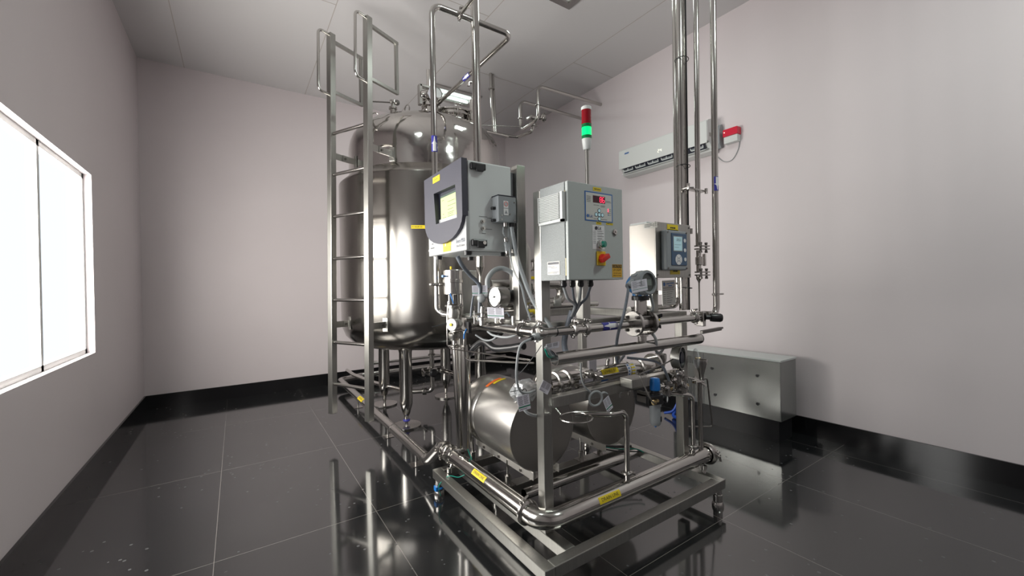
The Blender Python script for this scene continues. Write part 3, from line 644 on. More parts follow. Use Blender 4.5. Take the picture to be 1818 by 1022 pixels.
# neck joining the flow meter body to the reactor below
nk = thing('down_pipe', 'short vertical pipe with clamps joining the flow meter to the reactor tube', 'pipe', (2.06, 1.66, 1.2))
MB().tube([(2.03, PY, 1.205), (2.03, PY, 1.12), (2.05, 1.72, 1.09), (2.17, 1.95, 1.06), (2.17, 1.95, .94)], .026, .03).lathe((2.03, PY, 1.18), (0, 0, 1), [(.026, 0), (.036, .003), (.036, .014), (.026, .017)], 20).build('pipe', TUBE, nk)
clamp(nk, (2.17, 1.95, 1.03), (0, 0, 1), .026, (1, -1, 0), 1.0)

# diaphragm valve with black handle at the right end of the process pipe
ve = thing('end_valve', 'black-knobbed valve clamped on the end of the process pipe by the tall right-hand pipe', 'valve', (2.66, PY, PZ))
MB().box((2.635, PY-.03, 1.20), (2.665, PY+.03, 1.30), .004).box((2.70, PY-.03, 1.245), (2.735, PY+.03, 1.30), .004).build('bracket', STEEL, ve)
MB().lathe((2.66, PY-.03, 1.262), (.75, -.65, -.05), [(0, 0), (.016, 0), (.016, .03), (.027, .032), (.029, .045), (.029, .095), (.024, .105), (0, .105)], 24).build('knob', BLACK, ve)
MB().obox((2.74, PY-.02, 1.165), (.085, -.02, .008), (0, .012, 0), (0, 0, .012), .004).obox((2.83, PY-.04, 1.176), (.012, -.004, .002), (0, .008, 0), (0, 0, .006), .002).build('lever', DARKST, ve)

# cable tray: half-round channel
def tray(name, label, p, q, r, openv, loc):
    t = thing(name, label, 'cable tray', loc)
    ax = vec(q)-vec(p); u, w = perp(ax.normalized()); o = vec(openv); ang = math.atan2(o.dot(w), o.dot(u))
    MB().lathe(p, ax, [(r, 0), (r, ax.length), (r-.003, ax.length), (r-.003, 0), (r, 0)], 24, arc=2*PI-1.7, start=ang+.85).build('channel', TUBE, t)
    return t
ct = tray('cable_tray', 'rounded steel cable channel running across the front below the process pipe', (1.34, PY, 1.124), (2.62, PY, 1.116), .036, (0, .6, 1), (1.34, PY, 1.12))
MB().lathe((2.62, PY, 1.116), (1, 0, 0), [(0, 0), (.034, 0), (.034, .012), (.026, .016), (0, .016)], 20).build('end_plug', BLACK, ct)
t2 = tray('cable_tray', 'upright steel cable channel with an open top standing at the back corner of the skid', (1.312, 2.548, .385), (1.312, 2.548, 1.10), .034, (1, 1, 0), (1.312, 2.548, .385))
for i, (dx, c, m_) in enumerate(((0, .010, CLEAR), (.012, .006, BRAID), (-.012, .005, GREENW), (.02, .004, BLACK))):
    tag(MB().tube(smooth([(1.27+dx*.4, 1.60, 1.195-i*.006), (1.285+dx, 1.60, 1.17), (1.315+dx, 1.615, 1.145+dx*.5), (1.36, PY, 1.135), (1.46, PY, 1.13)]), c, 0, 8).build('loose_wire', m_),
        ['clear sleeve of wires entering the open end of the cable channel', 'braided wire entering the open end of the cable channel', 'green wire entering the open end of the cable channel', 'black wire entering the open end of the cable channel'][i], 'wire')

# ================================================================ ultraviolet reactor
uv = thing('uv_reactor', 'mirror-polished horizontal tube reactor with a yellow UV401.01 strip, above the pumps', 'reactor', (2.0, 1.95, .83))
UY, UZ = 1.95, .895
MB().lathe((1.55, UY, UZ), (1, 0, 0), [(0, 0), (.062, 0), (.062, .86), (.058, .865), (.058, 1.0), (0, 1.0)], 48).build('tube_body', POLISH, uv, 30)
for x in (1.60, 1.685, 2.37): 
    MB().lathe((x, UY, UZ), (1, 0, 0), [(.062, 0), (.073, .003), (.073, .020), (.062, .023)], 40).obox((x+.011, UY-.074, UZ-.01), (.012, 0, 0), (0, .006, 0), (0, 0, .03), .003).build('clamp_band', STEEL, uv)
MB().lathe((2.55, UY, UZ), (1, 0, 0), [(.058, 0), (.085, .0), (.085, .018), (0, .02)], 40).build('end_flange', POLISH, uv)
for x in (1.80, 2.25): MB().ring((x, UY, UZ), (1, 0, 0), .0635, .003, 40).build('band', STEEL, uv)
MB().cyl((2.08, UY, UZ+.05), (2.08, UY, UZ+.09), .012).sphere((2.085, UY, UZ+.09), .014).build('top_stud', STEEL, uv)
for x in (1.75, 2.33): MB().box((x-.02, UY-.03, .83), (x+.02, UY+.03, .862), .003).box((x-.015, 1.766, .862), (x+.015, UY, .872)).build('saddle', STEEL, uv)
F = curved((2.045, UY, UZ), (1, 0, 0), (0, -1, .55), .0625); sticker(F, .155, .036, uv, 'UV401.01', tw=.72, ts=.8)
F = curved((2.255, UY, UZ), (1, 0, 0), (0, -1, .1), .0625)
wp = patch(F, .085, .115, 'warning_label', PAPER, uv, nt=10)
for k in range(5):
    q = patch(F, .042, .010, 'yellow_line', YEL, wp, th=.0016, c=(.012, .042-.021*k), nt=3); patch(F, .012, .010, 'symbol', BLUEL, wp, th=.0016, c=(-.028, .042-.021*k), nt=3)
F = curved((1.82, UY, UZ), (1, 0, 0), (0, -1, .0), .0625); wp = patch(F, .12, .022, 'data_label', PAPER, uv, nt=4); lines(F, [(-.03, .02, 0)], INK, wp)
F = curved((1.99, UY, UZ), (1, 0, 0), (0, -1, -.42), .0625); patch(F, .06, .010, 'blue_mark', BLUEL, uv, nt=3)

# lamp connector wrapped in clear foil at the end of the reactor
lc = thing('lamp_connector', 'foil-wrapped connector with a hanging white card left of the post', 'connector', (1.33, 1.86, .90))
LC = Vector((1.36, 1.90, .91))
MB().lathe(LC, (1, .2, 0), [(0, -.07), (.035, -.07), (.05, -.06), (.055, -.02), (.045, .02), (.03, .04), (.03, .10), (.05, .12), (.05, .17), (0, .18)], 20).build('body', POLISH, lc)
rnd = random.Random(3); mb = MB().lathe(LC+Vector((-.03, -.03, .0)), (1, .2, .1), [(0, -.08), (.045, -.07), (.062, -.03), (.06, .02), (.05, .06), (.02, .09)], 18)
mb.v = [v+Vector([rnd.uniform(-.008, .008) for _ in range(3)]) for v in mb.v]
mb.build('clear_wrap', mat('clear_film', (.75, .78, .80), .12, alpha=.35, coat=.5), lc, 10)
MB().tube(smooth([LC+Vector((-.08, -.03, .03)), LC+Vector((-.10, -.08, -.03)), LC+Vector((-.08, -.12, -.09)), LC+Vector((0, -.12, -.12)), LC+Vector((.07, -.10, -.10)), LC+Vector((.10, -.06, -.06))]), .008, 0, 10).build('looped_lead', HOSE, lc)
def card(name, label, c, u, v, w, h, cat='tag', stripe=True):
    c, u, v = vec(c), vec(u).normalized(), vec(v).normalized()
    t = MB().obox(c, u*w/2, v*h/2, u.cross(v)*.0007).build(name, PAPER); t.location = c; t.data.transform(Matrix.Translation(-c)); tag(t, label, cat)
    F = flat(c, u, v)
    for sgn in (1,):
        if stripe: MB().add([F(-w/2, -h*.30, .0015), F(w/2, -h*.30, .0015), F(w/2, -h*.22, .0015), F(-w/2, -h*.22, .0015)], [(0, 1, 2, 3)]).build('green_stripe', GREENS, t)
        n = 7; lines(F, [(-w*.44, -w*.05-.002*(k % 3), h*(.40-.085*k)) for k in range(n)]+[(w*.02, w*.40-.003*(k % 2), h*(.42-.085*k)) for k in range(n)]+[(-w*.44, w*.2, -h*.40)], INK, t, th=h*.028)
    return t
card('calibration_tag', 'white tag with green stripe hanging from the black tie below the foil-wrapped connector', (1.245, 1.76, .885), (.95, -.3, .18), (-.16, 0, 1), .066, .082)
card('folded_tag', 'plain white card stuck out beside the foil-wrapped connector against the post', (1.335, 1.69, .965), (.8, -.2, -.55), (.5, 0, .75), .058, .055, stripe=False)
tag(MB().ring((1.245, 1.755, .945), (0, 1, .2), .014, .0022, 14, 6).cyl((1.235, 1.755, .955), (1.16, 1.76, .955), .0018).build('cable_tie', BLACK), 'black cable tie holding the white striped tag below the foil wrap', 'cable tie')
card('calibration_tag', 'small white tag with green stripe hanging beside the coiled hose in front of the reactor', (1.79, 1.68, .80), (.86, 0, .42), (-.42, 0, .86), .052, .085)
card('calibration_tag', 'white tag with green stripe lying in front of the round dial gauge base', (1.24, 2.02, 1.345), (.55, -.83, -.03), (-.0, .08, 1), .105, .062)
card('calibration_tag', 'white tag with green stripe behind the left edge of the dial gauge', (1.24, 2.20, 1.475), (.75, -.6, 0), (0, .05, 1), .095, .062)
nt_ = card('number_tag', 'small curled paper tag hanging under the pipe corner at the front post', (1.315, 1.60, 1.195), (1, 0, .08), (0, -.1, 1), .085, .030, stripe=False)
tag(MB().tube(smooth([(1.245, 1.60, 1.205), (1.22, 1.62, 1.16), (1.17, 1.66, 1.08), (1.13, 1.69, 1.04)]), .0022, 0, 6).build('cable_tie', BLACK), 'long thin black tie tail slanting down left of the front post', 'cable tie')

# coil of hose and little sampling valve in front of the reactor
sv = thing('sample_valve', 'small steel sampling valve with round plate sticking out of the reactor', 'valve', (1.80, 1.86, .86))
c = Vector((1.826, 1.800, 0.942))
MB().lathe((c.x, UY-.06, c.z), (0, -1, 0), [(0, 0), (.018, 0), (.018, .03), (.03, .032), (.03, .045), (.02, .05), (.02, .08), (.026, .082), (.026, .11), (.010, .115), (.010, .15), (0, .15)], 20).build('body', STEEL, sv)
MB().obox((c.x+.035, UY-.08, c.z+.035), (.032, 0, 0), (0, .001, 0), (0, 0, .045), 0).build('round_plate', PAPER, sv)
MB().cyl((c.x-.05, UY-.14, c.z), (c.x+.04, UY-.14, c.z+.01), .012).build('cross_handle', DARKST, sv)
hz = tag(MB().ring((1.70, 1.69, .845), (.25, 1, .1), .042, .0065, 32, 10).tube(smooth([(1.735, 1.68, .87), (1.76, 1.68, .872), (1.785, 1.68, .86)]), .006, 0, 8).tube(smooth([(1.60, 1.70, 1.06), (1.60, 1.70, .99), (1.625, 1.70, .925), (1.67, 1.70, .885)]), .0055, 0, 8).build('coiled_hose', HOSE), 'grey hose coiled in a small ring in front of the reactor beneath the cable channel', 'hose')
ho = thing('hoop', 'flat steel wire hoop held level beside the front post under the middle beam', 'hoop', (1.50, 1.66, .80))
MB().ring((1.462, 1.60, .805), (0, .0, 1), .086, .0045, 40, 8).cyl((1.43, 1.68, .805), (1.42, 1.712, .835), .004).build('wire_ring', TUBE, ho)
bp = pipe_run('bent_drain_tube', 'thin steel tube bending from the front post down into the middle of the drain pipe', [(1.64, 1.80, .742), (1.80, 1.665, .742), (1.93, 1.665, .735), (1.93, 1.665, .345)], .0165, .06)
clamp(bp, (1.93, 1.665, .365), (0, 0, 1), .0165, (1, -1, 0), 1.05)
bp = pipe_run('bent_drain_tube', 'thin steel tube bending in front of the rear-right post down into the drain pipe', [(2.40, 1.80, .745), (2.53, 1.68, .735), (2.61, 1.665, .715), (2.61, 1.665, .345)], .0155, .05)
clamp(bp, (2.61, 1.665, .365), (0, 0, 1), .0155, (1, -1, 0), 1.05)
fn = thing('tundish', 'steel funnel on a straight tube rising from the right end of the drain pipe', 'funnel', (2.70, 1.665, .345))
MB().cyl((2.70, 1.665, .345), (2.70, 1.665, .80), .0165).build('stem', TUBE, fn)
MB().lathe((2.72, 1.665, .80), (0, 0, 1), [(.012, 0), (.020, .06), (.042, .13), (.042, .155), (.039, .155), (.039, .13), (.016, .06)], 28).build('funnel', STEEL, fn)
MB().obox((2.685, 1.64, .80), (.05, .0, -.03), (0, .004, 0), (.003, 0, .005)).obox((2.675, 1.66, .815), (.05, .0, -.03), (0, .004, 0), (.003, 0, .005)).build('spring_clip', POLISH, fn)
fn = thing('tundish', 'steel funnel standing behind the reactor end beside the pressure gauge', 'funnel', (2.66, 1.95, .55))
MB().lathe((2.70, 1.99, .57), (0, 0, 1), [(.018, 0), (.018, .18), (.020, .22), (.048, .35), (.048, .385), (.045, .385), (.045, .35), (.016, .22)], 28).build('funnel', STEEL, fn)

# ================================================================ water analyzer
ax0, ax1, ay0, ay1, az0, az1 = 1.022, 1.297, 1.92, 2.425, 1.692, 2.170
an = thing('water_analyzer', 'white wall-box analyzer with a navy bezel and green touch screen left of the cabinet', 'analyzer', ((ax0+ax1)/2, ay0, az0))
MB().box((ax0, ay0, az0), (ax1, ay1, az1), .008).build('case', OFFW, an)
MB().box((1.302, 1.95, az0+.02), (1.334, 2.40, az1-.02), .004).build('back_bracket', GREYPL, an)
MB().box((ax0-.016, ay0-.001, az0+.0), (ax0+.004, ay1, 1.90), .004).build('lower_cover', COVER, an)
# bezel outline in the plane x = .99 (y, z): square shoulders, round chin
yc = (ay0+ay1)/2; hw = (ay1-ay0)/2
out = [(ay1+.004, az1-.004), (ay0+.0, az1+.006), (ay0-.002, 1.875)]
for k in range(1, 12):
    a = PI*k/12; out.append((yc-(hw)*math.cos(a), 1.875-.125*math.sin(a)))
out.append((ay1+.004, 1.875))
hole = [(2.405, 2.075), (2.105, 2.075), (2.105, 1.845), (2.405, 1.845)]
hole = [(2.2836, 2.0556), (1.9958, 2.0507), (1.9830, 1.8704), (2.2590, 1.8713)]
bz_ = MB().holed(out, [hole], lambda a, b: Vector((.985, a, b)), (.034, 0, 0)).build('bezel', NAVY, an)
MB().add([Vector((1.016, a, b)) for a, b in hole], [(0, 1, 2, 3)]).build('screen_recess', DKNAVY, an)
y0, y1, z0, z1 = min(h[0] for h in hole), max(h[0] for h in hole), min(h[1] for h in hole), max(h[1] for h in hole)
F = flat((1.0145, (y0+y1)/2-.012, (z0+z1)/2-.004), (0, -1, 0), (0, 0, 1)); w, h = (y1-y0)*.80, (z1-z0)*.80
sc = MB().box((1.010, (y0+y1)/2-.012-w/2, (z0+z1)/2-.004-h/2), (1.0155, (y0+y1)/2-.012+w/2, (z0+z1)/2-.004+h/2)).build('screen', SCREEN, an)
F = flat((1.0095, (y0+y1)/2-.012, (z0+z1)/2-.004), (0, -1, 0), (0, 0, 1))
MB().add([F(-w/2, h*.42, .0004), F(w/2, h*.42, .0004), F(w/2, h*.5, .0004), F(-w/2, h*.5, .0004)], [(0, 1, 2, 3)]).build('title_bar', mat('screen_bar', (.05, .07, .06), .3, emit=(.1, .16, .12), estr=.4), sc)
lines(F, [(-w*.42, -w*.30, h*.30), (-w*.1, w*.3, h*.18), (-w*.1, w*.34, h*.02), (-w*.1, w*.2, -h*.12), (-w*.38, -w*.3, -h*.24), (-w*.1, w*.24, -h*.24), (-w*.1, w*.18, -h*.3), (-w*.36, -w*.2, -h*.38), (-w*.1, w*.2, -h*.38), (w*.36, w*.42, h*.1), (w*.36, w*.42, -h*.06), (w*.36, w*.42, -h*.2)], INK, sc, th=.0022)
MB().add([F(w*.36, -h*.46, .001), F(w*.44, -h*.46, .001), F(w*.44, -h*.36, .001), F(w*.36, -h*.36, .001)], [(0, 1, 2, 3)]).build('screen_button', mat('screen_yellow', (.6, .7, .0), .3, emit=(.7, .8, .0), estr=.7), sc)
F = flat((.984, 2.24, 2.133), (0, -1, 0), (0, 0, 1)); p = sticker(F, .10, .034, an); p.name = 'sticker'
lines(F, [(-.028, -.020, 0), (-.016, -.006, 0), (-.002, .004, 0), (.008, .016, 0), (.020, .026, 0)], INK, p, th=.005)
F = flat((.9845+.02, 2.0, 1.735), (0, -1, 0), (0, 0, 1)); F = flat((ax0-.0165, 1.985, 1.748), (0, -1, 0), (0, 0, 1))
text(F, 'Sievers M500', .03, mat('slate_ink', (.07, .09, .14), .5), an, width=.105, h=.001); text(F, 'Online TOC Analyzer', .016, INK, an, width=.10, c=(.0, -.026), h=.001)
F = flat((ax0-.0165, 2.155, 1.737), (0, -1, 0), (0, 0, 1))
p = patch(F, .105, .036, 'sticker', YEL, an, c=(0, .016), nt=2); lines(F, [(-.015, .02, .014)], INK, p)
p = patch(F, .10, .030, 'sticker', YEL, an, c=(-.002, -.018), nt=2, th=.0012); lines(F, [(-.02, .03, -.018)], INK, p, h=.0016)
p = patch(F, .010, .036, 'curled_edge', WHITE, an, c=(-.02, .016), nt=2, th=.0015)
F = flat((ax0-.0165, 2.36, 1.745), (0, -1, 0), (0, 0, 1)); lines(F, [(-.01, .01, .02), (-.03, .025, -.005)], INK, an, th=.004)
# latches, feet and connection box on the side facing the room
def latch(z, key):
    m_ = MB().obox((ax0+.055, ay0-.012, z), (.045, 0, 0), (0, .012, 0), (0, 0, .018), .006).obox((ax0+.06, ay0-.022, z-.008), (.022, 0, 0), (0, .008, 0), (0, 0, .020), .004)
    l_ = m_.build('latch', BLACK, an)
    if key: MB().cyl((ax0+.078, ay0-.02, z), (ax0+.078, ay0-.032, z), .010).build('key_lock', POLISH, l_)
latch(2.137, False); latch(1.732, True)
for x, y in ((1.04, 1.97), (1.04, 2.35), (1.26, 1.97), (1.26, 2.35)): MB().lathe((x, y, az0-.022), (0, 0, 1), [(0, 0), (.019, 0), (.021, .022)], 20).build('rubber_foot', BLACK, an)
MB().box((1.06, 1.96, az0-.02), (1.33, 1.99, az0-.002)).build('rail', OFFW, an)
bx0, bx1, bz0, bz1 = 1.168, 1.283, 1.845, 1.985
sb = MB().box((bx0, 1.855, bz0), (bx1, ay0, bz1), .003).build('inlet_box', GREYPL, an)
MB().box((bx0-.002, 1.853, bz1), (bx1+.002, ay0, bz1+.004)).build('lid', DKNAVY, sb)
F = flat((bx0+.048, 1.854, bz1-.045), (1, 0, 0), (0, 0, 1)); p = patch(F, .030, .038, 'label', WHITE, sb, nt=2)
MB().lathe(F(0, .002, .0012), (0, -1, 0), [(.010, 0), (.013, 0)], 20).build('red_circle', REDP, p); lines(F, [(-.007, .007, .002), (-.004, .006, .006), (-.006, .004, -.003)], INK, p, th=.0018)
F = flat((bx0+.048, 1.854, bz1-.085), (1, 0, 0), (0, 0, 1)); p = patch(F, .030, .036, 'label', WHITE, sb, nt=2)
MB().add([F(-.010, -.010, .0012), F(.010, -.010, .0012), F(0, .010, .0012)], [(0, 1, 2)]).build('triangle', GREYPL, p)
for x, z in ((bx0+.02, bz0+.012), (bx1-.012, bz0+.012), (bx1-.012, bz1-.03), (bx0+.075, bz0+.045), (bx0+.02, bz0+.035)): MB().cyl((x, 1.852, z), (x, 1.857, z), .004, seg=8).build('screw', STEEL, sb)
for z in (bz0+.01, bz0+.075): MB().box((bx0-.022, 1.88, z-.008), (bx0, 1.90, z+.008), .003).build('clip', BLACK, sb)
MB().lathe((bx0+.10, 1.875, bz0), (0, 0, -1), [(0, 0), (.016, 0), (.016, .018), (.012, .03), (0, .03)], 16).build('black_gland', BLACK, sb)
MB().lathe((bx1+.005, 1.885, bz0), (0, 0, -1), [(0, 0), (.018, 0), (.018, .012), (.008, .014), (.010, .045), (0, .045)], 16).build('black_gland', BLACK, sb)
MB().lathe((bx0+.055, 1.875, bz0), (0, 0, -1), [(0, 0), (.012, 0), (.012, .022), (.006, .03), (0, .03)], 16).build('steel_fitting', STEEL, sb)
for x, z in ((1.103, 1.848), (1.105, 1.812)): MB().cyl((x, ay0, z), (x, ay0-.016, z), .011).cyl((x, ay0-.01, z), (x, ay0-.022, z), .006).build('port', STEEL, an)
F = flat((1.115, ay0-.0005, 1.83), (1, 0, 0), (0, 0, 1)); lines(F, [(-.03, .02, .045), (-.015, .01, -.045), (.02, .05, .04), (.0, .05, -.020)], INK, an, th=.0022)

# clear tubes hanging off the inlet box
MB_ = [([(1.255, 1.86, 1.82), (1.26, 1.85, 1.75), (1.285, 1.84, 1.62), (1.33, 1.78, 1.42), (1.37, 1.69, 1.29), (1.372, 1.66, 1.245)], .012, CLEAR, 'thick clear hose slanting from the analyzer box down to the front post'),
       ([(1.245, 1.875, 1.815), (1.235, 1.86, 1.74), (1.25, 1.85, 1.60), (1.29, 1.83, 1.50), (1.31, 1.82, 1.40), (1.33, 1.80, 1.31)], .0055, CLEAR, 'thin clear hose hanging behind the thick one from the analyzer box'),
       ([(1.21, 1.875, 1.82), (1.205, 1.87, 1.79), (1.215, 1.868, 1.77)], .004, CLEAR, 'short clear hose joining the inlet box to the little filter')]
for P, r, m_, lab in MB_: tag(MB().tube(smooth(P), r, 0, 12).build('clear_hose', m_), lab, 'hose')
fi = thing('inline_filter', 'small clear inline filter with steel nuts hanging below the analyzer inlet box', 'filter', (1.225, 1.87, 1.73))
MB().lathe((1.218, 1.868, 1.765), (.12, 0, -1), [(0, 0), (.009, 0), (.013, .006), (.013, .024), (.008, .028), (0, .028)], 14).lathe((1.229, 1.868, 1.690), (.12, 0, -1), [(0, 0), (.012, 0), (.012, .02), (.006, .03), (0, .03)], 14).build('nuts', STEEL, fi)
MB().cyl((1.220, 1.868, 1.74), (1.229, 1.868, 1.69), .013).build('clear_bowl', CLEAR, fi)

# ================================================================ control cabinet with vent, display and switch
kx0, kx1, ky0, ky1, kz0, kz1 = 1.335, 1.722, 1.49, 1.708, 1.523, 2.005
kb = thing('control_cabinet', 'grey electrical cabinet with a red digit display, vent grille and red rotary switch', 'cabinet', ((kx0+kx1)/2, ky1, kz0))
MB().box((kx0, ky0+.026, kz0), (kx1, ky1, kz1), .003).build('body', GREYLT, kb)
dr_ = MB().box((kx0-.001, ky0, kz0+.001), (kx1, ky0+.019, kz1-.001), .003).build('door', GREYENC, kb)
for z in (1.93, 1.60): MB().cyl((kx0+.002, ky0+.022, z-.055), (kx0+.002, ky0+.022, z+.03), .003).build('hinge', BRASS, kb)
# vent grille on the left side
gy0, gy1, gz0, gz1 = *(1.6956, 1.9728), *(1.5115, 1.9564)
gy0, gz1b = (1.5032, 1.9574); gy1, gz1 = (1.6935, 1.9607); gz0 = (1.6979, 1.8080)[1]
g0, g1 = min(gy0, gy1), max(gy0, gy1)
gr = MB().box((kx0-.012, g0, gz0), (kx0, g1, gz1b-.004), .003).build('vent_grille', WHITEP, kb)
n = 15
for k in range(n):
    z = gz0+.018+(gz1b-.012-gz0-.02)*k/(n-1)
    MB().obox((kx0-.020, (g0+g1)/2+.006, z), (.008, 0, -.004), (0, (g1-g0)/2-.018, 0), (.001, 0, .0018)).build('slat', WHITEP, gr)
MB().box((kx0-.024, (g0+g1)/2-.002, gz0+.012), (kx0-.012, (g0+g1)/2+.002, gz1b-.01)).box((kx0-.026, g0, gz0), (kx0-.010, g0+.016, gz1b-.004)).box((kx0-.026, g1-.004, gz0), (kx0-.010, g1, gz1b-.004)).box((kx0-.026, g0, gz0), (kx0-.010, g1, gz0+.012)).build('grille_frame', WHITEP, gr)
a = (1.6528, 1.6193); b_ = (1.5569, 1.5522)
F = flat((1.334, (a[0]+b_[0])/2, (a[1]+b_[1])/2), (0, -1, 0), (0, 0, 1)); w, h = abs(a[0]-b_[0]), abs(a[1]-b_[1])
p = patch(F, w, h, 'data_plate', mat('plate_cream', (.62, .61, .56), .4), kb, nt=2); patch(F, w*.9, h*.18, 'header', DKNAVY, p, th=.0012, c=(0, h*.36), nt=2)
lines(F, [(-w*.2, w*.3, h*.02), (-w*.45, w*.45, -h*.3), (-w*.45, w*.3, -h*.38), (-w*.45, w*.1, h*.12)], INK, p)
# front door furniture
KF = lambda x, z: flat((x, ky0-.0003, z), (1, 0, 0), (0, 0, 1))
def rect(u0, v0, u1, v1): pass
p0 = (1.4456, 1.9677); p1 = (1.6444, 1.8265)
pw, ph = p1[0]-p0[0], abs((1.4421, 1.8190)[1]-p0[1]); pc = ((p0[0]+p1[0])/2, p0[1]-ph/2+.0)
F = KF(*pc)
ov = patch(F, pw, ph, 'blue_overlay', BLUEL, kb, nt=2, th=.001); patch(F, pw*.93, ph*.92, 'grey_overlay', PANEL, ov, nt=2, th=.0016)
patch(F, pw*.44, ph*.24, 'display_window', LEDP, ov, nt=2, th=.0022, c=(0, ph*.26))
# seven-segment digits
SEG = {'8': 'abcdefg', '6': 'acdefg', '2': 'abdeg', '4': 'bcfg'}
def digit(F, ch, cx_, cz_, w, h, m_, parent, hh=.0026):
    t = w*.17; mb = MB(); D = {'a': (0, h/2, w*.8, t), 'g': (0, 0, w*.8, t), 'd': (0, -h/2, w*.8, t), 'b': (w/2, h/4, t, h*.42), 'c': (w/2, -h/4, t, h*.42), 'f': (-w/2, h/4, t, h*.42), 'e': (-w/2, -h/4, t, h*.42)}
    for s in SEG[ch]:
        a, b, ww, hh_ = D[s]; mb.add([F(cx_+a-ww/2, cz_+b-hh_/2, hh), F(cx_+a+ww/2, cz_+b-hh_/2, hh), F(cx_+a+ww/2, cz_+b+hh_/2, hh), F(cx_+a-ww/2, cz_+b+hh_/2, hh)], [(0, 1, 2, 3)])
    return mb.build('digit', m_, parent)
digit(F, '8', pw*.06, ph*.26, .013, .026, LEDR, ov); digit(F, '6', pw*.155, ph*.26, .013, .026, LEDR, ov)
lines(F, [(-pw*.44, -pw*.30, ph*(.33-.045*k)) for k in range(5)]+[(pw*.24, pw*.42, ph*.24), (pw*.24, pw*.44, ph*.2), (-pw*.2, pw*.0, ph*.06), (pw*.05, pw*.22, ph*.06), (pw*.05, pw*.2, ph*.02), (-pw*.2, pw*.28, -ph*.41)], INK, ov, h=.002, th=.0018)
for a, b in ((0, -.12), (0, -.26), (0, -.40), (-.11, -.26), (.11, -.26)):
    q = MB().lathe(F(pw*a, ph*b, .0016), (0, -1, 0), [(0, .0008), (.0115, .0008), (.0115, 0)], 20).build('button_ring', DKNAVY, ov); MB().lathe(F(pw*a, ph*b, .0026), (0, -1, 0), [(0, .0004), (.0085, .0004), (.0085, 0)], 20).build('button', LCD, q)
for k in range(4): MB().lathe(F(pw*.33, ph*(-.04-.065*k), .0018), (0, -1, 0), [(0, .0004), (.0034, .0004), (.0034, 0)], 10).build('indicator', LEDR if k < 2 else (REDP if k == 2 else BLUEL), ov); lines(F, [(pw*.36, pw*.43, ph*(-.04-.065*k))], INK, ov, h=.002)
def lit_logo(F, s, c, m_, parent):
    MB().lathe(F(c[0]-s*.65, c[1], .0022), (0, -1, 0), [(0, .0004), (s*.34, .0004)], 18).build('logo_disc', m_, parent); text(F, 'Lit', s*.95, m_, parent, c=(c[0]+s*.25, c[1]), h=.0026)
lit_logo(F, .024, (-pw*.33, -ph*.33), BLUEL, ov)
def ksticker(u0, v0, u1, v1, txt=None, **k):
    pass
for (a, b, w, h, s) in ((*(1.5343, 1.9836), .058, .018, '01/LE/UVL/4862'), (*(1.5424, 1.8134), .036, .018, '4.5 GPM'), (*(1.6208, 1.8146), .050, .014, '01/4862/013')):
    q = sticker(KF(a, b), w, h, kb); lines(KF(a, b), [(-w*.38, -w*.05, 0), (-w*.01, w*.2, -.0005), (w*.24, w*.38, -.0005)], INK, q, th=h*.22)
a = (1.5386, 1.7399); F = KF(*a); lw, lh = .086, .122
p = patch(F, lw, lh, 'rating_label', WHITE, kb, nt=2); lit_logo(F, .026, (0, lh*.38), DKNAVY, p)
rows = []
for k in range(8): rows += [(-lw*.44, -lw*.22, lh*(.24-.07*k)), (-lw*.1, lw*.42*(1 if k % 2 else .7), lh*(.24-.07*k))]
lines(F, rows, INK, p, h=.0012, th=.0016); lines(F, [(-lw*.12, lw*.44, lh*(.27-.11*k)) for k in range(5)], INK, p, th=.0006)
a = (1.5519, 1.7031)
q = MB().lathe((a[0]-.006, ky0, a[1]), (.28, -1, 0), [(0, 0), (.021, 0), (.021, .012), (.016, .014), (.016, .020)], 28).build('push_button_bezel', POLISH, kb)
MB().lathe((a[0]-.002, ky0-.012, a[1]), (.28, -1, 0), [(0, 0), (.0165, 0), (.0165, .018), (.014, .021), (0, .021)], 28).build('green_push_button', GREENB, q)
a = (1.5502, 1.6323)
q = MB().box((a[0]-.030, ky0-.010, a[1]-.037), (a[0]+.030, ky0, a[1]+.036), .004).build('switch_plate', mat('switch_yellow', (.75, .50, .0), .35), kb)
MB().lathe((a[0], ky0-.008, a[1]), (0, -1, 0), [(0, 0), (.022, 0), (.022, .010), (0, .010)], 24).obox((a[0]+.002, ky0-.028, a[1]), (.026, 0, .014), (0, .013, 0), (-.006, 0, .011), .004).build('rotary_knob', REDP, q)
a = (1.6581, 1.7727)
MB().lathe((a[0], ky0, a[1]), (0, -1, 0), [(0, 0), (.017, 0), (.017, .005), (.012, .009), (.007, .009), (.007, .006), (0, .006)], 28).box((a[0]-.002, ky0-.012, a[1]-.006), (a[0]+.002, ky0-.005, a[1]+.006)).build('key_lock', POLISH, kb)
a = (1.6726, 1.5695); F = KF(*a); p = patch(F, .074, .068, 'caution_sticker', YELD, kb, nt=2)
patch(F, .070, .017, 'caution_band', INK, p, th=.0012, c=(0, .024), nt=2); text(F, 'CAUTION', .017, YELD, p, c=(0, .024), width=.062, h=.0018)
text(F, 'UV LIGHT', .019, INK, p, c=(0, .004), width=.062); text(F, 'DO NOT LOOK', .010, INK, p, c=(0, -.013), width=.056); text(F, 'DIRECTLY AT LIGHT', .009, INK, p, c=(0, -.025), width=.06)
for x in (1.395, 1.455, 1.515, 1.585):
    MB().lathe((x, 1.60, kz0), (0, 0, -1), [(0, 0), (.015, 0), (.015, .012), (.017, .014), (.017, .028), (.010, .036), (0, .036)], 12).build('cable_gland', BLACK, kb)
GL = [(1.395, 1.60, kz0-.034), (1.455, 1.60, kz0-.034), (1.515, 1.60, kz0-.034), (1.585, 1.60, kz0-.034)]
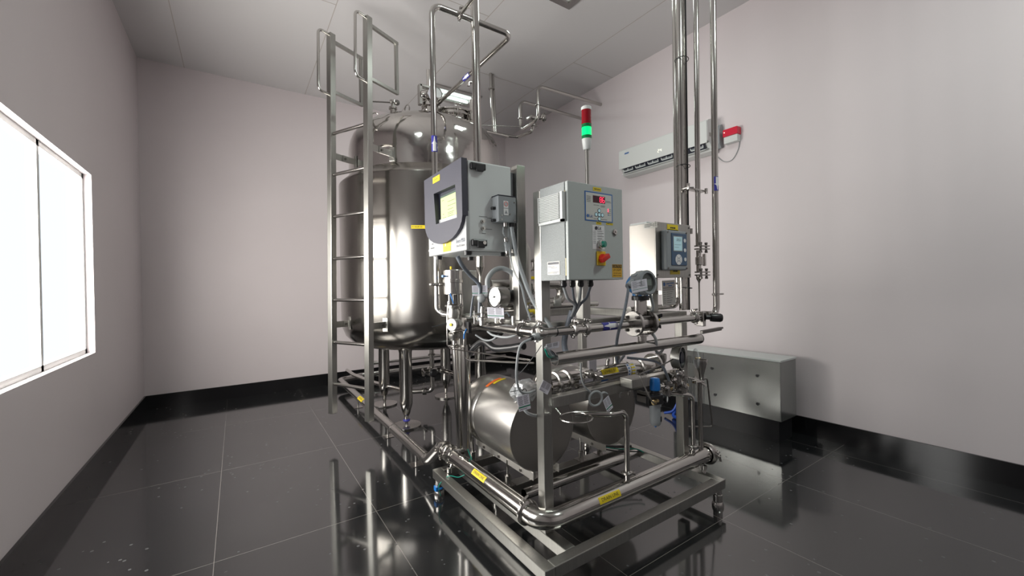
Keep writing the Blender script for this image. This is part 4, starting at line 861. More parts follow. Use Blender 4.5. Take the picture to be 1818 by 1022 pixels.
for i, g in enumerate(GL):
    tag(MB().tube(smooth([g, vec(g)+Vector(((1.515-g[0])*.3, .01, -.06)), (1.515+(i-1.5)*.012, 1.63, 1.385+abs(i-1.5)*.004), (1.50+(i-1.5)*.006, 1.655, 1.33)]), .0075 if i != 1 else .006, 0, 10).build('cabinet_cable', BRAID if i % 2 else HOSE),
        ['grey cable leaving the gland under the hinge edge of the cabinet', 'thin braided cable from the second gland under the cabinet', 'grey cable dropping straight from the third gland under the cabinet', 'sleeved cable curving in from the outermost gland under the cabinet'][i], 'cable')
tag(MB().tube(smooth([(1.50, 1.655, 1.36), (1.49, 1.672, 1.30), (1.46, 1.676, 1.20), (1.445, 1.65, 1.14), (1.42, 1.62, 1.11)]), .016, 0, 14).build('cable_bundle', BRAID), 'sleeved cable bundle running from under the cabinet down behind the process pipe', 'cable')

# signal tower
sx, sy = 1.576, 1.60
st = thing('signal_tower', 'stack light with red and lit green segments on a pole above the grey cabinet', 'signal light', (sx, sy, 2.005))
MB().cyl((sx, sy, 2.005), (sx, sy, 2.223), .0105).build('pole', SATIN, st)
zz = [2.223, 2.280, 2.358, 2.434, 2.452]
MB().lathe((sx, sy, zz[0]), (0, 0, 1), [(0, 0), (.016, .0), (.021, .006), (.0265, zz[1]-zz[0]), (0, zz[1]-zz[0])], 32).build('white_base', WHITEP, st)
d = zz[2]-zz[1]
MB().lathe((sx, sy, zz[1]), (0, 0, 1), [(.0268, 0), (.0268, d*.22), (.026, d*.22)], 32).build('green_rim', LAMPGD, st)
MB().lathe((sx, sy, zz[2]), (0, 0, -1), [(.0268, 0), (.0268, d*.22), (.026, d*.22)], 32).build('green_rim', LAMPGD, st)
MB().lathe((sx, sy, zz[1]+d*.2), (0, 0, 1), [(.0258, 0), (.0258, d*.6)], 32).build('green_lens', LAMPG, st)
d = zz[3]-zz[2]
MB().lathe((sx, sy, zz[2]), (0, 0, 1), [(.0, 0), (.0268, 0), (.0268, d*.14), (.0258, d*.15), (.0258, d), (0, d)], 32).build('red_lens', LAMPR, st)
MB().lathe((sx, sy, zz[3]), (0, 0, 1), [(.0, 0), (.0272, 0), (.0272, zz[4]-zz[3]-.002), (.025, zz[4]-zz[3]), (0, zz[4]-zz[3])], 32).build('white_cap', WHITEP, st)

# ================================================================ steel enclosure with conductivity meter
ex0, ex1, ey0, ey1, ez0, ez1 = 2.216, 2.588, 1.65, 1.861, 1.537, 1.890
en = thing('meter_enclosure', 'stainless steel enclosure with a blue and grey conductivity meter on its door', 'enclosure', ((ex0+ex1)/2, ey0, ez0))
MB().box((ex0, ey0+.008, ez0), (ex1, ey1, ez1), .002).build('body', ENCL, en)
MB().box((ex0-.002, ey0, ez0-.002), (ex1+.002, ey0+.008, ez1+.002), .002).build('door', SATIN, en)
MB().obox(((ex0+ex1)/2+.03, ey1-.03, ez1+.014), (.16, 0, 0), (0, .07, 0), (0, 0, .008), .002).build('sloped_cap', OFFW, en)
for x in (ex0+.014, ex1-.014):
    for z in (ez0+.016, ez1-.016): MB().cyl((x, ey0, z), (x, ey0-.004, z), .007, seg=12).build('screw', DARKST, en)
a = (2.3739, 1.7106)
mx, mz = a; mw_, mh = .108, .128
mt = MB().box((mx-mw_-.004, ey0-.045, mz-mh), (mx+mw_, ey0, mz+mh), .010).build('meter', GREYPL, en)
MB().box((mx-.066, ey0-.050, mz-mh+.030), (mx+mw_-.010, ey0-.043, mz+mh-.018), .003).build('blue_face', mat('meter_blue', (.05, .10, .18), .4), mt)
F = flat((mx+.016, ey0-.0505, mz), (1, 0, 0), (0, 0, 1))
patch(F, .100, .100, 'lcd_frame', GREYPL, mt, nt=2, th=.0008, c=(-.018, .042)); patch(F, .088, .088, 'lcd', LCD, mt, nt=2, th=.0014, c=(-.018, .042))
text(F, '.0053', .026, DKNAVY, mt, c=(-.012, .066), h=.0018, width=.05); lines(F, [(-.055, -.02, .095), (-.055, .015, .035), (-.055, -.01, .018)], INK, mt, h=.0018)
for c_ in ((.056, .065), (.056, .002)): MB().lathe(F(*c_, .0005), (0, -1, 0), [(0, .0012), (.0125, .0012), (.0125, 0)], 20).build('key', WHITE, mt)
MB().lathe(F(.058, -.058, .0005), (0, -1, 0), [(0, .0012), (.0125, .0012), (.0125, 0)], 20).build('key', WHITE, mt)
for k in range(4):
    a0 = PI/4+k*PI/2; cs = [F(-.012, -.060, .001)+(F(0, 0, 0)-F(0, 0, 0))]
    pts = [F(-.012+.012*math.cos(a0+.08+i*(PI/2-.16)/6), -.060+.012*math.sin(a0+.08+i*(PI/2-.16)/6), .0014) for i in range(7)]+[F(-.012+.036*math.cos(a0+.04+i*(PI/2-.08)/6), -.060+.034*math.sin(a0+.04+i*(PI/2-.08)/6), .0014) for i in range(6, -1, -1)]
    MB().add(pts, [tuple(range(14))]).build('arrow_key', WHITE, mt)
MB().lathe(F(-.012, -.060, .001), (0, -1, 0), [(0, .0008), (.009, .0008)], 20).build('centre_key', WHITE, mt)
for x in (mx-mw_+.01, mx+mw_-.01):
    for z in (mz-mh+.012, mz+mh-.012): MB().cyl((x, ey0-.045, z), (x, ey0-.050, z), .006, seg=10).build('screw', DARKST, mt)
F = flat((0, ey0-.0003, 0), (1, 0, 0), (0, 0, 1))
for (u, w, h, s) in (((2.3912, 1.8619), .118, .044, '01/A/CM/401'), ((2.3934, 1.8287), .132, .044, '01/CN/NN/7090'), ((2.4112, 1.5782), .106, .044, '4557.01.01')):
    Q = flat((u[0], ey0-.0003, u[1]), (1, 0, 0), (0, 0, 1)); q = sticker(Q, w, h, en); lines(Q, [(-w*.22, -w*.1, 0), (-w*.08, w*.04, 0), (w*.06, w*.24, 0)], INK, q, th=h*.2)
a = (1.7086, 1.8708); F = flat((2.2155, a[0]-.02, a[1]), (0, -1, 0), (0, 0, 1)); p = patch(F, .105, .036, 'data_plate', PLATE, en, nt=2); lines(F, [(-.045, .01, .010), (-.045, .02, .002), (-.045, 0, -.006), (.02, .045, .006), (.02, .045, -.004)], INK, p, th=.003)
np_ = thing('name_plate', 'etched steel maker plate tilted on the short post below the meter enclosure', 'plate', (2.39, 1.70, 1.39))
Pc = vec((2.409, 1.700, 1.436)); u_ = Vector((1, .12, .03)).normalized(); v_ = Vector((-.04, .0, 1)).normalized()
MB().obox(Pc, u_*.086, v_*.082, u_.cross(v_)*.0015).build('plate', PLATE, np_)
MB().obox(Pc+Vector((0, .05, 0)), (.012, 0, 0), (0, .048, 0), (0, 0, .012)).build('stub_bracket', STEEL, np_)
F = flat(Pc-u_.cross(v_)*-.0017, u_, v_)
MB().lathe(F(-.058, .058, .0006), (0, -1, 0), [(0, .0004), (.013, .0004)], 20).build('logo', BLUEL, np_); lines(F, [(-.030, .012, .060), (.016, .070, .062), (-.005, .045, .046)], BLUEL, np_, th=.007)
lines(F, [(-.075, .07, .036), (-.075, .06, .028), (-.075, .07, .018)]+[(-.075, -.045, .004-.014*k) for k in range(6)]+[(-.03, .05-.01*(k % 3), .004-.014*k) for k in range(6)], INK, np_, th=.0024)

# ================================================================ overhead and upright pipes
A_ = (1.198, 2.750, 2.348); c1 = (1.201, 2.750, 3.531); c2 = (1.888, 2.750, 3.606)
fp = thing('tank_feed_pipe', 'steel pipe rising behind the analyzer, crossing overhead and returning to the tank crown', 'pipe', (A_[0], 2.75, 1.35))
MB().tube([(1.27, 2.66, 1.30), (1.225, 2.71, 1.305), (A_[0], 2.75, 1.33), (A_[0], 2.75, c1[2]), (c2[0], 2.75, c1[2]), (c2[0], 4.25, c1[2])], .0215, .075, 22, nb=10).build('pipe', TUBE, fp, 50)
F = curved((A_[0], 2.75, 2.525), (0, 0, 1), (-.35, -1, 0), .022); arrow_label(F, .115, .05, fp, 1)
F = curved((c2[0], 3.52, c1[2]), (0, 1, 0), (-.9, -.2, -.5), .022); arrow_label(F, .13, .045, fp, 1)
x_ = (1.422, 2.750, 3.583)[0]
MB().tube([(x_, 2.75, c1[2]), (x_, 1.3, c1[2]), (x_, 1.3, CEIL)], .014, .06, 14).build('branch_pipe', TUBE, fp)
clamp(fp, (x_, 2.75, c1[2]), (1, 0, 0), .0215, (0, -.4, 1), 1.2)
for z in (1.76, 1.52): clamp(fp, (A_[0], 2.75, z), (0, 0, 1), .0215, (-1, -.1, 0), 1.2)
bx_ = (1.558, 2.750, 2.508)[0]
pb = thing('riser_pipe', 'thick vertical steel pipe reaching the ceiling directly behind the analyzer', 'pipe', (bx_, 2.75, 1.30))
MB().tube([(bx_, 2.75, 1.65), (bx_-.012, 2.75, CEIL)], .032, 0, 28).build('pipe', TUBE, pb)
MB().lathe((bx_, 2.75, 1.55), (0, 0, 1), [(.011, 0), (.011, .03), (.032, .1)], 20).tube([(bx_, 2.75, 1.30), (bx_, 2.75, 1.58)], .0115, 0).build('reducer', TUBE, pb)

# pipes from the ceiling to the back of the tank and the wall valves
cp = thing('ceiling_drop_pipe', 'pair of thin steel pipes dropping from the ceiling beside the tank dome', 'pipe', (3.03, 4.94, 3.65))
MB().tube([(3.02, 4.94, CEIL), (3.06, 4.94, 3.66)], .022).build('pipe', TUBE, cp)
MB().tube([(3.065, 4.95, CEIL), (3.095, 4.95, 3.66)], .018).build('pipe', TUBE, cp)
MB().lathe((3.035, 4.945, 4.27), (0, 0, 1), [(.02, 0), (.045, .002), (.045, .012), (.02, .014)], 20).build('collar', STEEL, cp)
lx, y1, y2 = 3.391, 4.748, 4.342
MB().tube([(2.7, 4.94, 3.665), (3.30, 4.94, 3.665), (3.44, 4.90, 3.665), (3.50, 4.62, 3.665), (3.50, 4.60, 3.78)], .022, .05).build('pipe', TUBE, cp)
MB().cyl((2.75, 4.90, 3.70), (3.44, 4.66, 3.73), .006).build('stay_rod', TUBE, cp)
wl = thing('wall_loop_pipe', 'two steel pipes from the wall joined by a hanging loop right of the tank top', 'pipe', (4.58, 4.5, 4.15))
MB().tube([(XR, y1, 4.12), (lx, y1, 4.12), (lx, y1, 3.70), (lx, y2, 3.72), (lx, y2, 4.165), (XR, y2, 4.19)], .0235, .085, 20, nb=10).build('pipe', TUBE, wl, 50)
for y, z in ((y1, 3.86), (y2, 3.90)): MB().lathe((lx, y, z), (0, 0, 1), [(.0235, 0), (.040, .003), (.040, .014), (.0235, .018)], 20).build('clamp', STEEL, wl)
wv = thing('loop_valve', 'round-handled steel valve hanging under the pipe loop near the corner of the room', 'valve', (3.48, 4.58, 3.8))
MB().box((3.40, 4.50, 3.80), (3.53, 4.63, 3.85), .01).lathe((3.50, 4.585, 3.73), (0, 0, 1), [(0, 0), (.05, 0), (.05, .014), (.03, .02), (.03, .08), (0, .08)], 20).build('body', STEEL, wv)
MB().lathe((3.53, 4.52, 3.83), (.75, -.65, 0), [(0, 0), (.03, 0), (.03, .04), (.055, .045), (.065, .06), (.065, .085), (.05, .09), (.05, .10), (.02, .105), (0, .105)], 28).build('hand_wheel', POLISH, wv)
for k in range(3):
    a = 2*PI*k/3; MB().sphere((3.53+.75*.10+.65*.045*math.cos(a), 4.52-.65*.10+.75*.045*math.cos(a), 3.83+.045*math.sin(a)), .014, 10, 6).build('wheel_boss', DARKST, wv)

def upright(label, x, y, r, bottom, top=CEIL, extra=None):
    t = thing('upright_pipe', label, 'pipe', (x, y, bottom)); P = [(x+.02, y, top), (x, y, bottom)]
    return t
r1 = thing('upright_pipe', 'tall steel pipe behind the meter enclosure bending away below it', 'pipe', (2.74, 1.86, 1.30))
MB().tube([(2.775, 1.86, CEIL), (2.75, 1.86, 1.33), (2.20, 1.86, 1.325)], .0205, .07, 22).build('pipe', TUBE, r1, 50)
MB().lathe((2.756, 1.86, 1.49), (0, 0, 1), [(.02, 0), (.026, .001), (.026, .012), (.02, .013)], 20).box((2.68, 1.85, 1.49), (2.74, 1.87, 1.503)).build('clip', STEEL, r1)
r2 = thing('upright_pipe', 'thicker tall steel pipe bound with black ties to a conduit behind the meter enclosure', 'pipe', (2.72, 1.80, 1.30))
MB().tube([(2.735, 1.80, CEIL), (2.715, 1.80, 1.30)], .024, 0, 24).build('pipe', TUBE, r2, 50)
MB().tube([(2.785, 1.79, CEIL), (2.765, 1.79, 1.30)], .011, 0, 14).build('conduit', TUBE, r2)
MB().tube([(2.775, 1.775, CEIL), (2.76, 1.775, 1.30)], .005, 0, 10).build('cable', BLACK, r2)
for v in (106, 295, 500):
    pass
for z in (3.135, 2.355, 1.462):
    MB().ring((2.743, 1.795, z), (.1, 0, 1), .047, .003, 24, 6).build('cable_tie', BLACK, r2)
MB().cyl((2.80, 1.775, 1.86), (2.80, 1.775, 1.90), .009).cyl((2.765, 1.775, 1.74), (2.765, 1.775, 1.80), .009).build('coupling', STEEL, r2)
r3 = thing('upright_pipe', 'tall steel pipe ending in a flanged sight-glass valve right of the meter enclosure', 'pipe', (2.80, 1.74, 1.3))
zt = 1.767; zb = 1.576
MB().tube([(2.855, 1.74, CEIL), (2.83, 1.74, zt)], .0185, 0, 22).build('pipe', TUBE, r3, 50)
for z in (zt, zb):
    f = MB().obox((2.845, 1.72, z), (.055, -.01, 0), (.004, .022, 0), (0, 0, .005), .002).obox((2.845, 1.72, z-.022), (.055, -.01, 0), (.004, .022, 0), (0, 0, .005), .002).build('flange', STEEL, r3)
    for dx in (-.035, .035): MB().cyl((2.845+dx, 1.71, z-.042), (2.845+dx, 1.71, z+.018), .008).hexa((2.845+dx, 1.71, z+.012), (2.845+dx, 1.71, z+.026), .012).hexa((2.845+dx, 1.71, z-.05), (2.845+dx, 1.71, z-.036), .012).build('bolt', DARKST, f)
MB().cyl((2.832, 1.74, zt-.03), (2.832, 1.74, zb), .018).lathe((2.832, 1.735, (zt+zb)/2-.045), (0, 0, 1), [(.018, 0), (.028, .005), (.028, .06), (.018, .065)], 12).box((2.87, 1.715, (zt+zb)/2-.05), (2.89, 1.735, (zt+zb)/2+.04), .004).build('sight_glass', POLISH, r3)
MB().lathe((2.832, 1.74, zb-.02), (0, 0, -1), [(0, 0), (.020, 0), (.020, .03), (.010, .045), (.006, .06), (.006, .28), (0, .28)], 14).build('drip_tube', TUBE, r3)
z_ = 2.174
MB().box((2.66, 1.715, z_-.006), (2.90, 1.76, z_+.006), .002).box((2.66, 1.70, z_-.015), (2.675, 1.72, z_+.03), .003).box((2.885, 1.70, z_-.02), (2.90, 1.72, z_+.02), .003).cyl((2.66, 1.71, z_), (2.70, 1.69, z_), .006).build('pipe_bracket', STEEL, r3)
r4 = thing('upright_pipe', 'tall steel pipe with a blue arrow bending into the process pipe at the skid corner', 'pipe', (2.84, 1.62, 1.26))
x4 = (2.847, 1.620, 1.825)[0]
MB().tube([(x4+.025, 1.62, CEIL), (x4, 1.62, 1.262), (2.70, 1.62, 1.262)], .0215, .09, 24, nb=10).build('pipe', TUBE, r4, 50)
F = curved((x4+.006, 1.62, 2.200), (0, 0, 1), (-.3, -1, 0), .022); arrow_label(F, .10, .046, r4, -1)
z_ = 1.414
MB().lathe((x4, 1.62, z_-.006), (0, 0, 1), [(.0215, 0), (.028, .001), (.028, .012), (.0215, .013)], 20).box((x4-.055, 1.605, z_-.008), (x4-.02, 1.62, z_+.008), .002).box((x4+.02, 1.605, z_-.006), (x4+.075, 1.62, z_+.006), .002).build('pipe_clip', STEEL, r4)
MB().lathe((2.745, 1.62, 1.262), (1, 0, 0), [(.0215, 0), (.024, .001), (.024, .008), (.0215, .009)], 20).build('cable_tie', BLACK, r4)

# insulated pipes at the back of the skid
ip = thing('lagged_pipe', 'metal-jacketed insulated pipe with segmented elbow seen under the control cabinet', 'pipe', (1.9, 2.60, 1.36))
P = [(1.937, 2.600, 1.351), (2.354, 2.600, 1.373), (2.351, 2.600, 1.525), (1.969, 2.600, 1.542)]
zz_ = (P[0][2]+P[1][2])/2
MB().tube([(1.55, 2.6, zz_), (2.245, 2.6, zz_), (2.245, 2.6, 1.51), (1.55, 2.6, 1.51)], .040, .085, 24, nb=3).build('jacket', STEEL, ip, 10)
for x in (2.02, 2.14): MB().ring((x, 2.6, zz_), (1, 0, 0), .0405, .0025, 24, 6).build('band', STEEL, ip)
rp = thing('return_pipe', 'horizontal steel pipe with a black tie at the back of the skid', 'pipe', (1.4, 2.5, 1.33))
MB().tube([(1.42, 2.50, 1.335), (2.55, 2.50, 1.335)], .022).build('pipe', TUBE, rp)
MB().lathe((1.99, 2.50, 1.335), (1, 0, 0), [(.022, 0), (.024, .001), (.024, .008), (.022, .009)], 20).build('cable_tie', BLACK, rp)
MB().box((2.06, 2.47, 1.335), (2.13, 2.49, 1.385), .004).cyl((2.07, 2.48, 1.385), (2.07, 2.48, 1.41), .006).build('clip_plate', PLATE, rp)
MB().cyl((2.13, 2.5, 1.335), (2.19, 2.5, 1.335), .018).build('union', STEEL, rp)
sk2 = rail('top_beam', (1.395, 2.68, 1.24), (2.54, 2.739, 1.30))
rail('post', (1.335, 2.68, .18), (1.392, 2.739, 1.24))
fh = thing('filter_housing', 'brushed steel cylindrical filter housing standing behind the flexible white hose', 'filter', (1.73, 2.40, 1.30))
MB().lathe((1.70, 2.42, 1.30), (0, 0, 1), [(0, 0), (.04, 0), (.04, .05), (.078, .08), (.078, .46), (.06, .50), (0, .52)], 36).build('housing', SATIN, fh)
MB().lathe((1.70, 2.42, 1.40), (0, 0, 1), [(.078, 0), (.092, .004), (.092, .022), (.078, .026)], 36).build('clamp', STEEL, fh)
pn = thing('junction_panel', 'flat grey steel panel standing behind the diaphragm valve at the back of the skid', 'panel', (1.42, 2.71, 1.30))
MB().box((1.36, 2.70, 1.30), (1.50, 2.72, 1.62), .003).build('sheet', SATIN, pn)
MB().cyl((1.345, 2.66, 1.30), (1.345, 2.66, 1.58), .012).build('standoff', TUBE, pn)

# ================================================================ diaphragm valve on its riser
vx_, vy_ = 1.283, 2.66
dv = thing('diaphragm_valve', 'steel pneumatic diaphragm valve with cylinder actuator under the left corner of the analyzer', 'valve', (vx_, vy_, 1.13))
MB().lathe((vx_, vy_, 1.444), (0, 0, 1), [(0, 0), (.060, 0), (.066, .006), (.066, .085), (.072, .087), (.072, .108), (.066, .11), (.066, .172), (.060, .178), (0, .180)], 40).build('actuator', STEEL, dv)
MB().cyl((vx_-.02, vy_-.01, 1.62), (vx_-.02, vy_-.01, 1.645), .007).build('yellow_indicator', YEL, dv)
MB().cyl((vx_-.062, vy_-.02, 1.575), (vx_-.10, vy_-.04, 1.575), .006).lathe((vx_-.09, vy_-.035, 1.575), (-1, -.4, 0), [(0, 0), (.009, 0), (.009, .012), (0, .012)], 12).build('air_port', BLUEB, dv)
for s in (-1, 1): MB().tube([(vx_+s*.030, vy_, 1.375), (vx_+s*.030, vy_, 1.45)], .009).build('yoke', STEEL, dv)
MB().cyl((vx_+.005, vy_, 1.375), (vx_+.005, vy_, 1.45), .016).build('stem', DARKST, dv)
MB().lathe((vx_, vy_, 1.12), (0, 0, 1), [(0, 0), (.030, 0), (.042, .02), (.042, .045), (.030, .06), (.030, .075), (.038, .08), (.038, .10), (.026, .105), (.030, .12), (.040, .135), (.045, .17), (.044, .20), (.036, .225), (.046, .228), (.048, .25), (.036, .256), (0, .256)], 36).build('valve_body', SATIN, dv)
clamp(dv, (vx_, vy_, 1.365), (0, 0, 1), .036, (1, -.6, 0), 1.2)
MB().tube(smooth([(vx_-.05, vy_-.05, 1.455), (vx_-.045, vy_-.07, 1.42), (vx_-.035, vy_-.07, 1.385)]), .004, 0, 8).build('blue_air_tube', BLUEB, dv)
dp = thing('valve_riser', 'steel pipe standing on the drain pipe and carrying the diaphragm valve', 'pipe', (1.28, 2.60, .33))
MB().tube([(1.285, 2.60, .33), (vx_, 2.655, 1.12)], .0225).build('pipe', TUBE, dp)
for z in (.36, 1.08): clamp(dp, (1.284, 2.60+.055*(z-.33)/.8, z), (0, 0, 1), .0225, (1, -.7, 0), 1.1)
# second actuated valve and its black lever
av = thing('angle_valve', 'small steel valve with round end cap joined to the process pipe by the diaphragm valve', 'valve', (1.27, 2.38, 1.25))
c = Vector((1.27, 2.34, 1.255))
MB().tube([(1.27, 2.28, 1.255), (1.28, 2.66, 1.20)], .030).build('connecting_pipe', TUBE, av)
MB().lathe((1.20, 2.40, 1.262), (-1, -.5, 0), [(0, 0), (.024, 0), (.024, .02), (.034, .024), (.034, .05), (.026, .055), (.026, .07), (.040, .072), (.042, .084), (.038, .088), (0, .088)], 24).build('end_cap', PLATE, av)
MB().lathe((1.117, 2.36, 1.262), (-1, -.5, 0), [(0, 0), (.010, 0), (.010, .004), (0, .004)], 12).build('yellow_centre', YEL, av)
MB().box((1.225, 2.36, 1.215), (1.30, 2.43, 1.30), .006).build('block', DARKST, av)
MB().obox((1.20, 2.28, 1.245), (.012, 0, 0), (0, .02, 0), (0, 0, .035), .003).build('black_plug', BLACK, av)
MB().tube(smooth([(1.185, 2.28, 1.235), (1.165, 2.27, 1.21), (1.155, 2.26, 1.18)]), .0045, 0, 8).build('blue_air_tube', BLUEB, av)
lv = tag(MB().tube([(1.245, 2.580, 1.259), (1.083, 2.580, 1.235)], .0035, 0, 8).build('lever_rod', BLACK), 'thin black rod poking out from below the diaphragm valve in front of the tank', 'rod')
for i, (P, lab) in enumerate((([(1.215, 2.60, 1.40), (1.205, 2.60, 1.30), (1.20, 2.60, 1.10), (1.215, 2.58, 1.075), (1.32, 1.80, 1.095)], 'thin steel air tube running from the diaphragm valve down and along to the front post'),
                             ([(1.18, 2.30, 1.22), (1.175, 2.30, 1.12), (1.18, 2.30, 1.05), (1.20, 2.27, 1.04), (1.33, 1.78, 1.080)], 'thin steel air tube from the angle valve joining the one to the front post'))):
    tag(MB().tube(P, .0048, .02, 8).build('air_tube', TUBE), lab, 'tube')
# black flexible sleeves under the process pipe
tag(MB().tube(smooth([(1.33, 2.55, 1.02), (1.36, 2.48, 1.09), (1.37, 2.38, 1.13), (1.375, 2.25, 1.10), (1.40, 2.12, 1.115), (1.42, 2.0, 1.14)]), .024, 0, 12).build('cable_sleeve', BLACK), 'glossy black cable sleeve bunched under the side process pipe', 'sleeve')
for i, (P, r, m_, lab) in enumerate((
    ([(1.067, 2.150, 1.676), (1.095, 2.150, 1.628), (1.172, 2.200, 1.573), (1.237, 2.200, 1.508), (1.239, 2.200, 1.425), (1.233, 2.200, 1.287)], .0125, BRAID, 'grey sleeved cable running from the analyzer base down to the process pipe'),
    ([(1.249, 2.250, 1.487), (1.220, 2.250, 1.432), (1.206, 2.250, 1.362), (1.201, 2.250, 1.313)], .006, BRAID, 'thin braided hose curving down left of the striped tag'),
    ([(1.29, 2.20, 1.22), (1.30, 2.15, 1.20), (1.32, 2.05, 1.195), (1.34, 1.98, 1.21), (1.35, 1.92, 1.24)], .007, HOSE, 'pale hose sagging under the side process pipe'),
    ([(1.27, 2.32, 1.19), (1.30, 2.26, 1.16), (1.32, 2.20, 1.165), (1.33, 2.14, 1.20)], .006, HOSE, 'short pale hose sagging beside the black cable sleeve'),
    ([(1.326, 2.250, 1.489), (1.328, 2.250, 1.546), (1.371, 2.250, 1.597), (1.431, 2.250, 1.615), (1.481, 2.220, 1.592), (1.511, 2.200, 1.548), (1.497, 2.150, 1.482)], .016, HOSE, 'fat pale corrugated hose arching over the dial gauge'),
    ([(1.391, 2.100, 1.311), (1.403, 2.150, 1.332), (1.405, 2.200, 1.312)], .006, BRAID, 'short braided hose behind the striped tag'))):
    tag(MB().tube(smooth(P), r, 0, 12).build('flexible_hose', m_), lab, 'hose')

# dial gauges
def gauge(label, c, n, r, L, base, name='dial_gauge', ang=2.5):
    c, n = vec(c), vec(n).normalized(); t = thing(name, label, 'gauge', base)
    MB().lathe(c, -n, [(r*.93, -.004), (r*1.03, -.002), (r*1.05, .004), (r*1.05, .012), (r, .014), (r*.97, L*.9), (r*.8, L), (0, L)], 40).build('case', STEEL, t)
    MB().lathe(c-n*.003, n, [(0, 0), (r*.94, 0)], 36).build('dial', DIAL, t)
    u = Vector((n.y, -n.x, 0)).normalized()*-1; w = Vector((0, 0, 1)); F = flat(c, u, (w-n*w.dot(n)))
    if (F(0, 0, 1)-c).dot(n) < 0: F = flat(c, -u, (w-n*w.dot(n)))
    h = -.0018; mb = MB()
    for k in range(11):
        a = PI*1.25-k*PI*1.5/10; d = (math.cos(a), math.sin(a)); e = (-d[1]*.0012, d[0]*.0012)
        mb.add([F(d[0]*r*.74+e[0], d[1]*r*.74+e[1], h), F(d[0]*r*.74-e[0], d[1]*r*.74-e[1], h), F(d[0]*r*.88-e[0], d[1]*r*.88-e[1], h), F(d[0]*r*.88+e[0], d[1]*r*.88+e[1], h)], [(0, 1, 2, 3)])
    d = (math.cos(ang), math.sin(ang)); e = (-d[1]*r*.03, d[0]*r*.03)
    mb.add([F(-d[0]*r*.2+e[0], -d[1]*r*.2+e[1], h+.001), F(-d[0]*r*.2-e[0], -d[1]*r*.2-e[1], h+.001), F(d[0]*r*.75, d[1]*r*.75, h+.001)], [(0, 1, 2)])
    mb.build('scale_and_needle', INK, t); MB().cyl(c-n*.002, c+n*.001, r*.09).build('hub', INK, t)
    MB().cyl(base, (base[0], base[1], c.z-r*.9), .012).hexa((base[0], base[1], base[2]+.004), (base[0], base[1], base[2]+.022), .02).build('stem', STEEL, t)
    return t
gc = (1.231, 2.020, 1.438)
gauge('round white dial gauge facing left above the side process pipe, tags around it', gc, (-1, -.10, 0), .060, .085, (gc[0]+.05, 2.02, 1.285), ang=3.3)
MB().lathe((gc[0]+.085, 2.025, gc[2]), (1, .1, 0), [(0, 0), (.04, 0), (.045, .03), (.035, .075), (0, .08)], 24)
tag(MB().lathe((gc[0]+.09, 2.03, gc[2]), (1, .1, 0), [(0, 0), (.036, 0), (.040, .02), (.040, .05), (.024, .08), (0, .085)], 24).build('electrical_plug', BLACK), 'black plug on the back of the left dial gauge beside the analyzer post', 'plug')
gc = (1.776, 2.450, 1.478)
gauge('round white dial gauge half hidden between the analyzer post and the cabinet post', gc, (-.85, -.5, 0), .058, .06, (gc[0]+.03, 2.47, 1.30), ang=1.3)
MB_l = tag(MB().cyl((gc[0]+.03, 2.47, 1.305), (gc[0]+.03, 2.47, 1.325), .014).build('green_collar', GREENB), 'green collar at the foot of the half-hidden dial gauge', 'collar')
nv = thing('needle_valve', 'small wheel-handled valve glimpsed between the two uprights', 'valve', (1.93, 2.6, 1.56))
c = vec((1.943, 2.600, 1.627)); MB().cyl(c-Vector((.10, 0, 0)), c+Vector((.06, 0, 0)), .009).lathe(c-Vector((.05, 0, .0)), (1, 0, 0), [(0, -.02), (.03, -.018), (.034, 0), (.02, .01), (.016, .04), (0, .04)], 16).build('body', STEEL, nv)
MB().obox(c+Vector((.0, 0, .07)), (.035, 0, .015), (0, .01, 0), (-.003, 0, .008), .003).cyl(c+Vector((.01, 0, 0)), c+Vector((.01, 0, .07)), .006).build('handle', DARKST, nv)
yl = thing('yellow_collar', 'steel stub with a yellow collar seen behind the slanting clear hose', 'pipe stub', (1.80, 2.4, 1.36))
c = vec((1.746, 2.400, 1.299)); MB().cyl(c-Vector((.05, 0, 0)), c+Vector((.03, 0, 0)), .026).build('stub', STEEL, yl); MB().cyl(c+Vector((.0, -.005, .01)), c+Vector((.05, -.005, .01)), .02).build('yellow_band', YEL, yl)
gy = thing('yellow_bar', 'yellow painted bracket behind the half-hidden dial gauge', 'bracket', (1.9, 2.75, 1.55))
c = vec((2.062, 2.800, 1.565)); MB().obox(c, (.07, 0, 0), (0, .02, 0), (0, 0, .012), .002).build('bar', YEL, gy)
# sensor bulb
bl = thing('bulb_sensor', 'dull grey bulb-shaped sensor on a steel stem beside the left dial gauge', 'sensor', (1.21, 2.10, 1.29))
c = vec((1.206, 2.120, 1.430)); MB().sphere(c, .027, 20, 12).cyl(c, c+Vector((.03, -.02, .02)), .014).build('bulb', HOSE, bl)
MB().lathe((c.x+.005, c.y, 1.27), (0, 0, 1), [(0, 0), (.022, 0), (.022, .03), (.028, .032), (.028, .045), (.014, .05), (.014, .07), (.018, .075), (.012, .11), (0, .12)], 18).build('stem', STEEL, bl)
so = thing('stop_valve', 'cluster of small clamped fittings between the sleeved cable and the bulb sensor', 'valve', (1.22, 2.2, 1.27))
MB().lathe((1.255, 2.2, 1.275), (0, 0, 1), [(0, 0), (.014, 0), (.014, .02), (.026, .022), (.026, .034), (.016, .036), (.016, .06), (.022, .062), (.022, .075), (0, .075)], 18).cyl((1.20, 2.2, 1.33), (1.32, 2.18, 1.33), .009).box((1.29, 2.16, 1.30), (1.34, 2.22, 1.345), .004).build('body', STEEL, so)
MB().cyl((1.22, 2.24, 1.27), (1.22, 2.24, 1.38), .004).lathe((1.22, 2.24, 1.35), (0, 0, 1), [(0, 0), (.0065, 0), (.0065, .03), (0, .03)], 6).build('brass_fitting', STEEL, so)

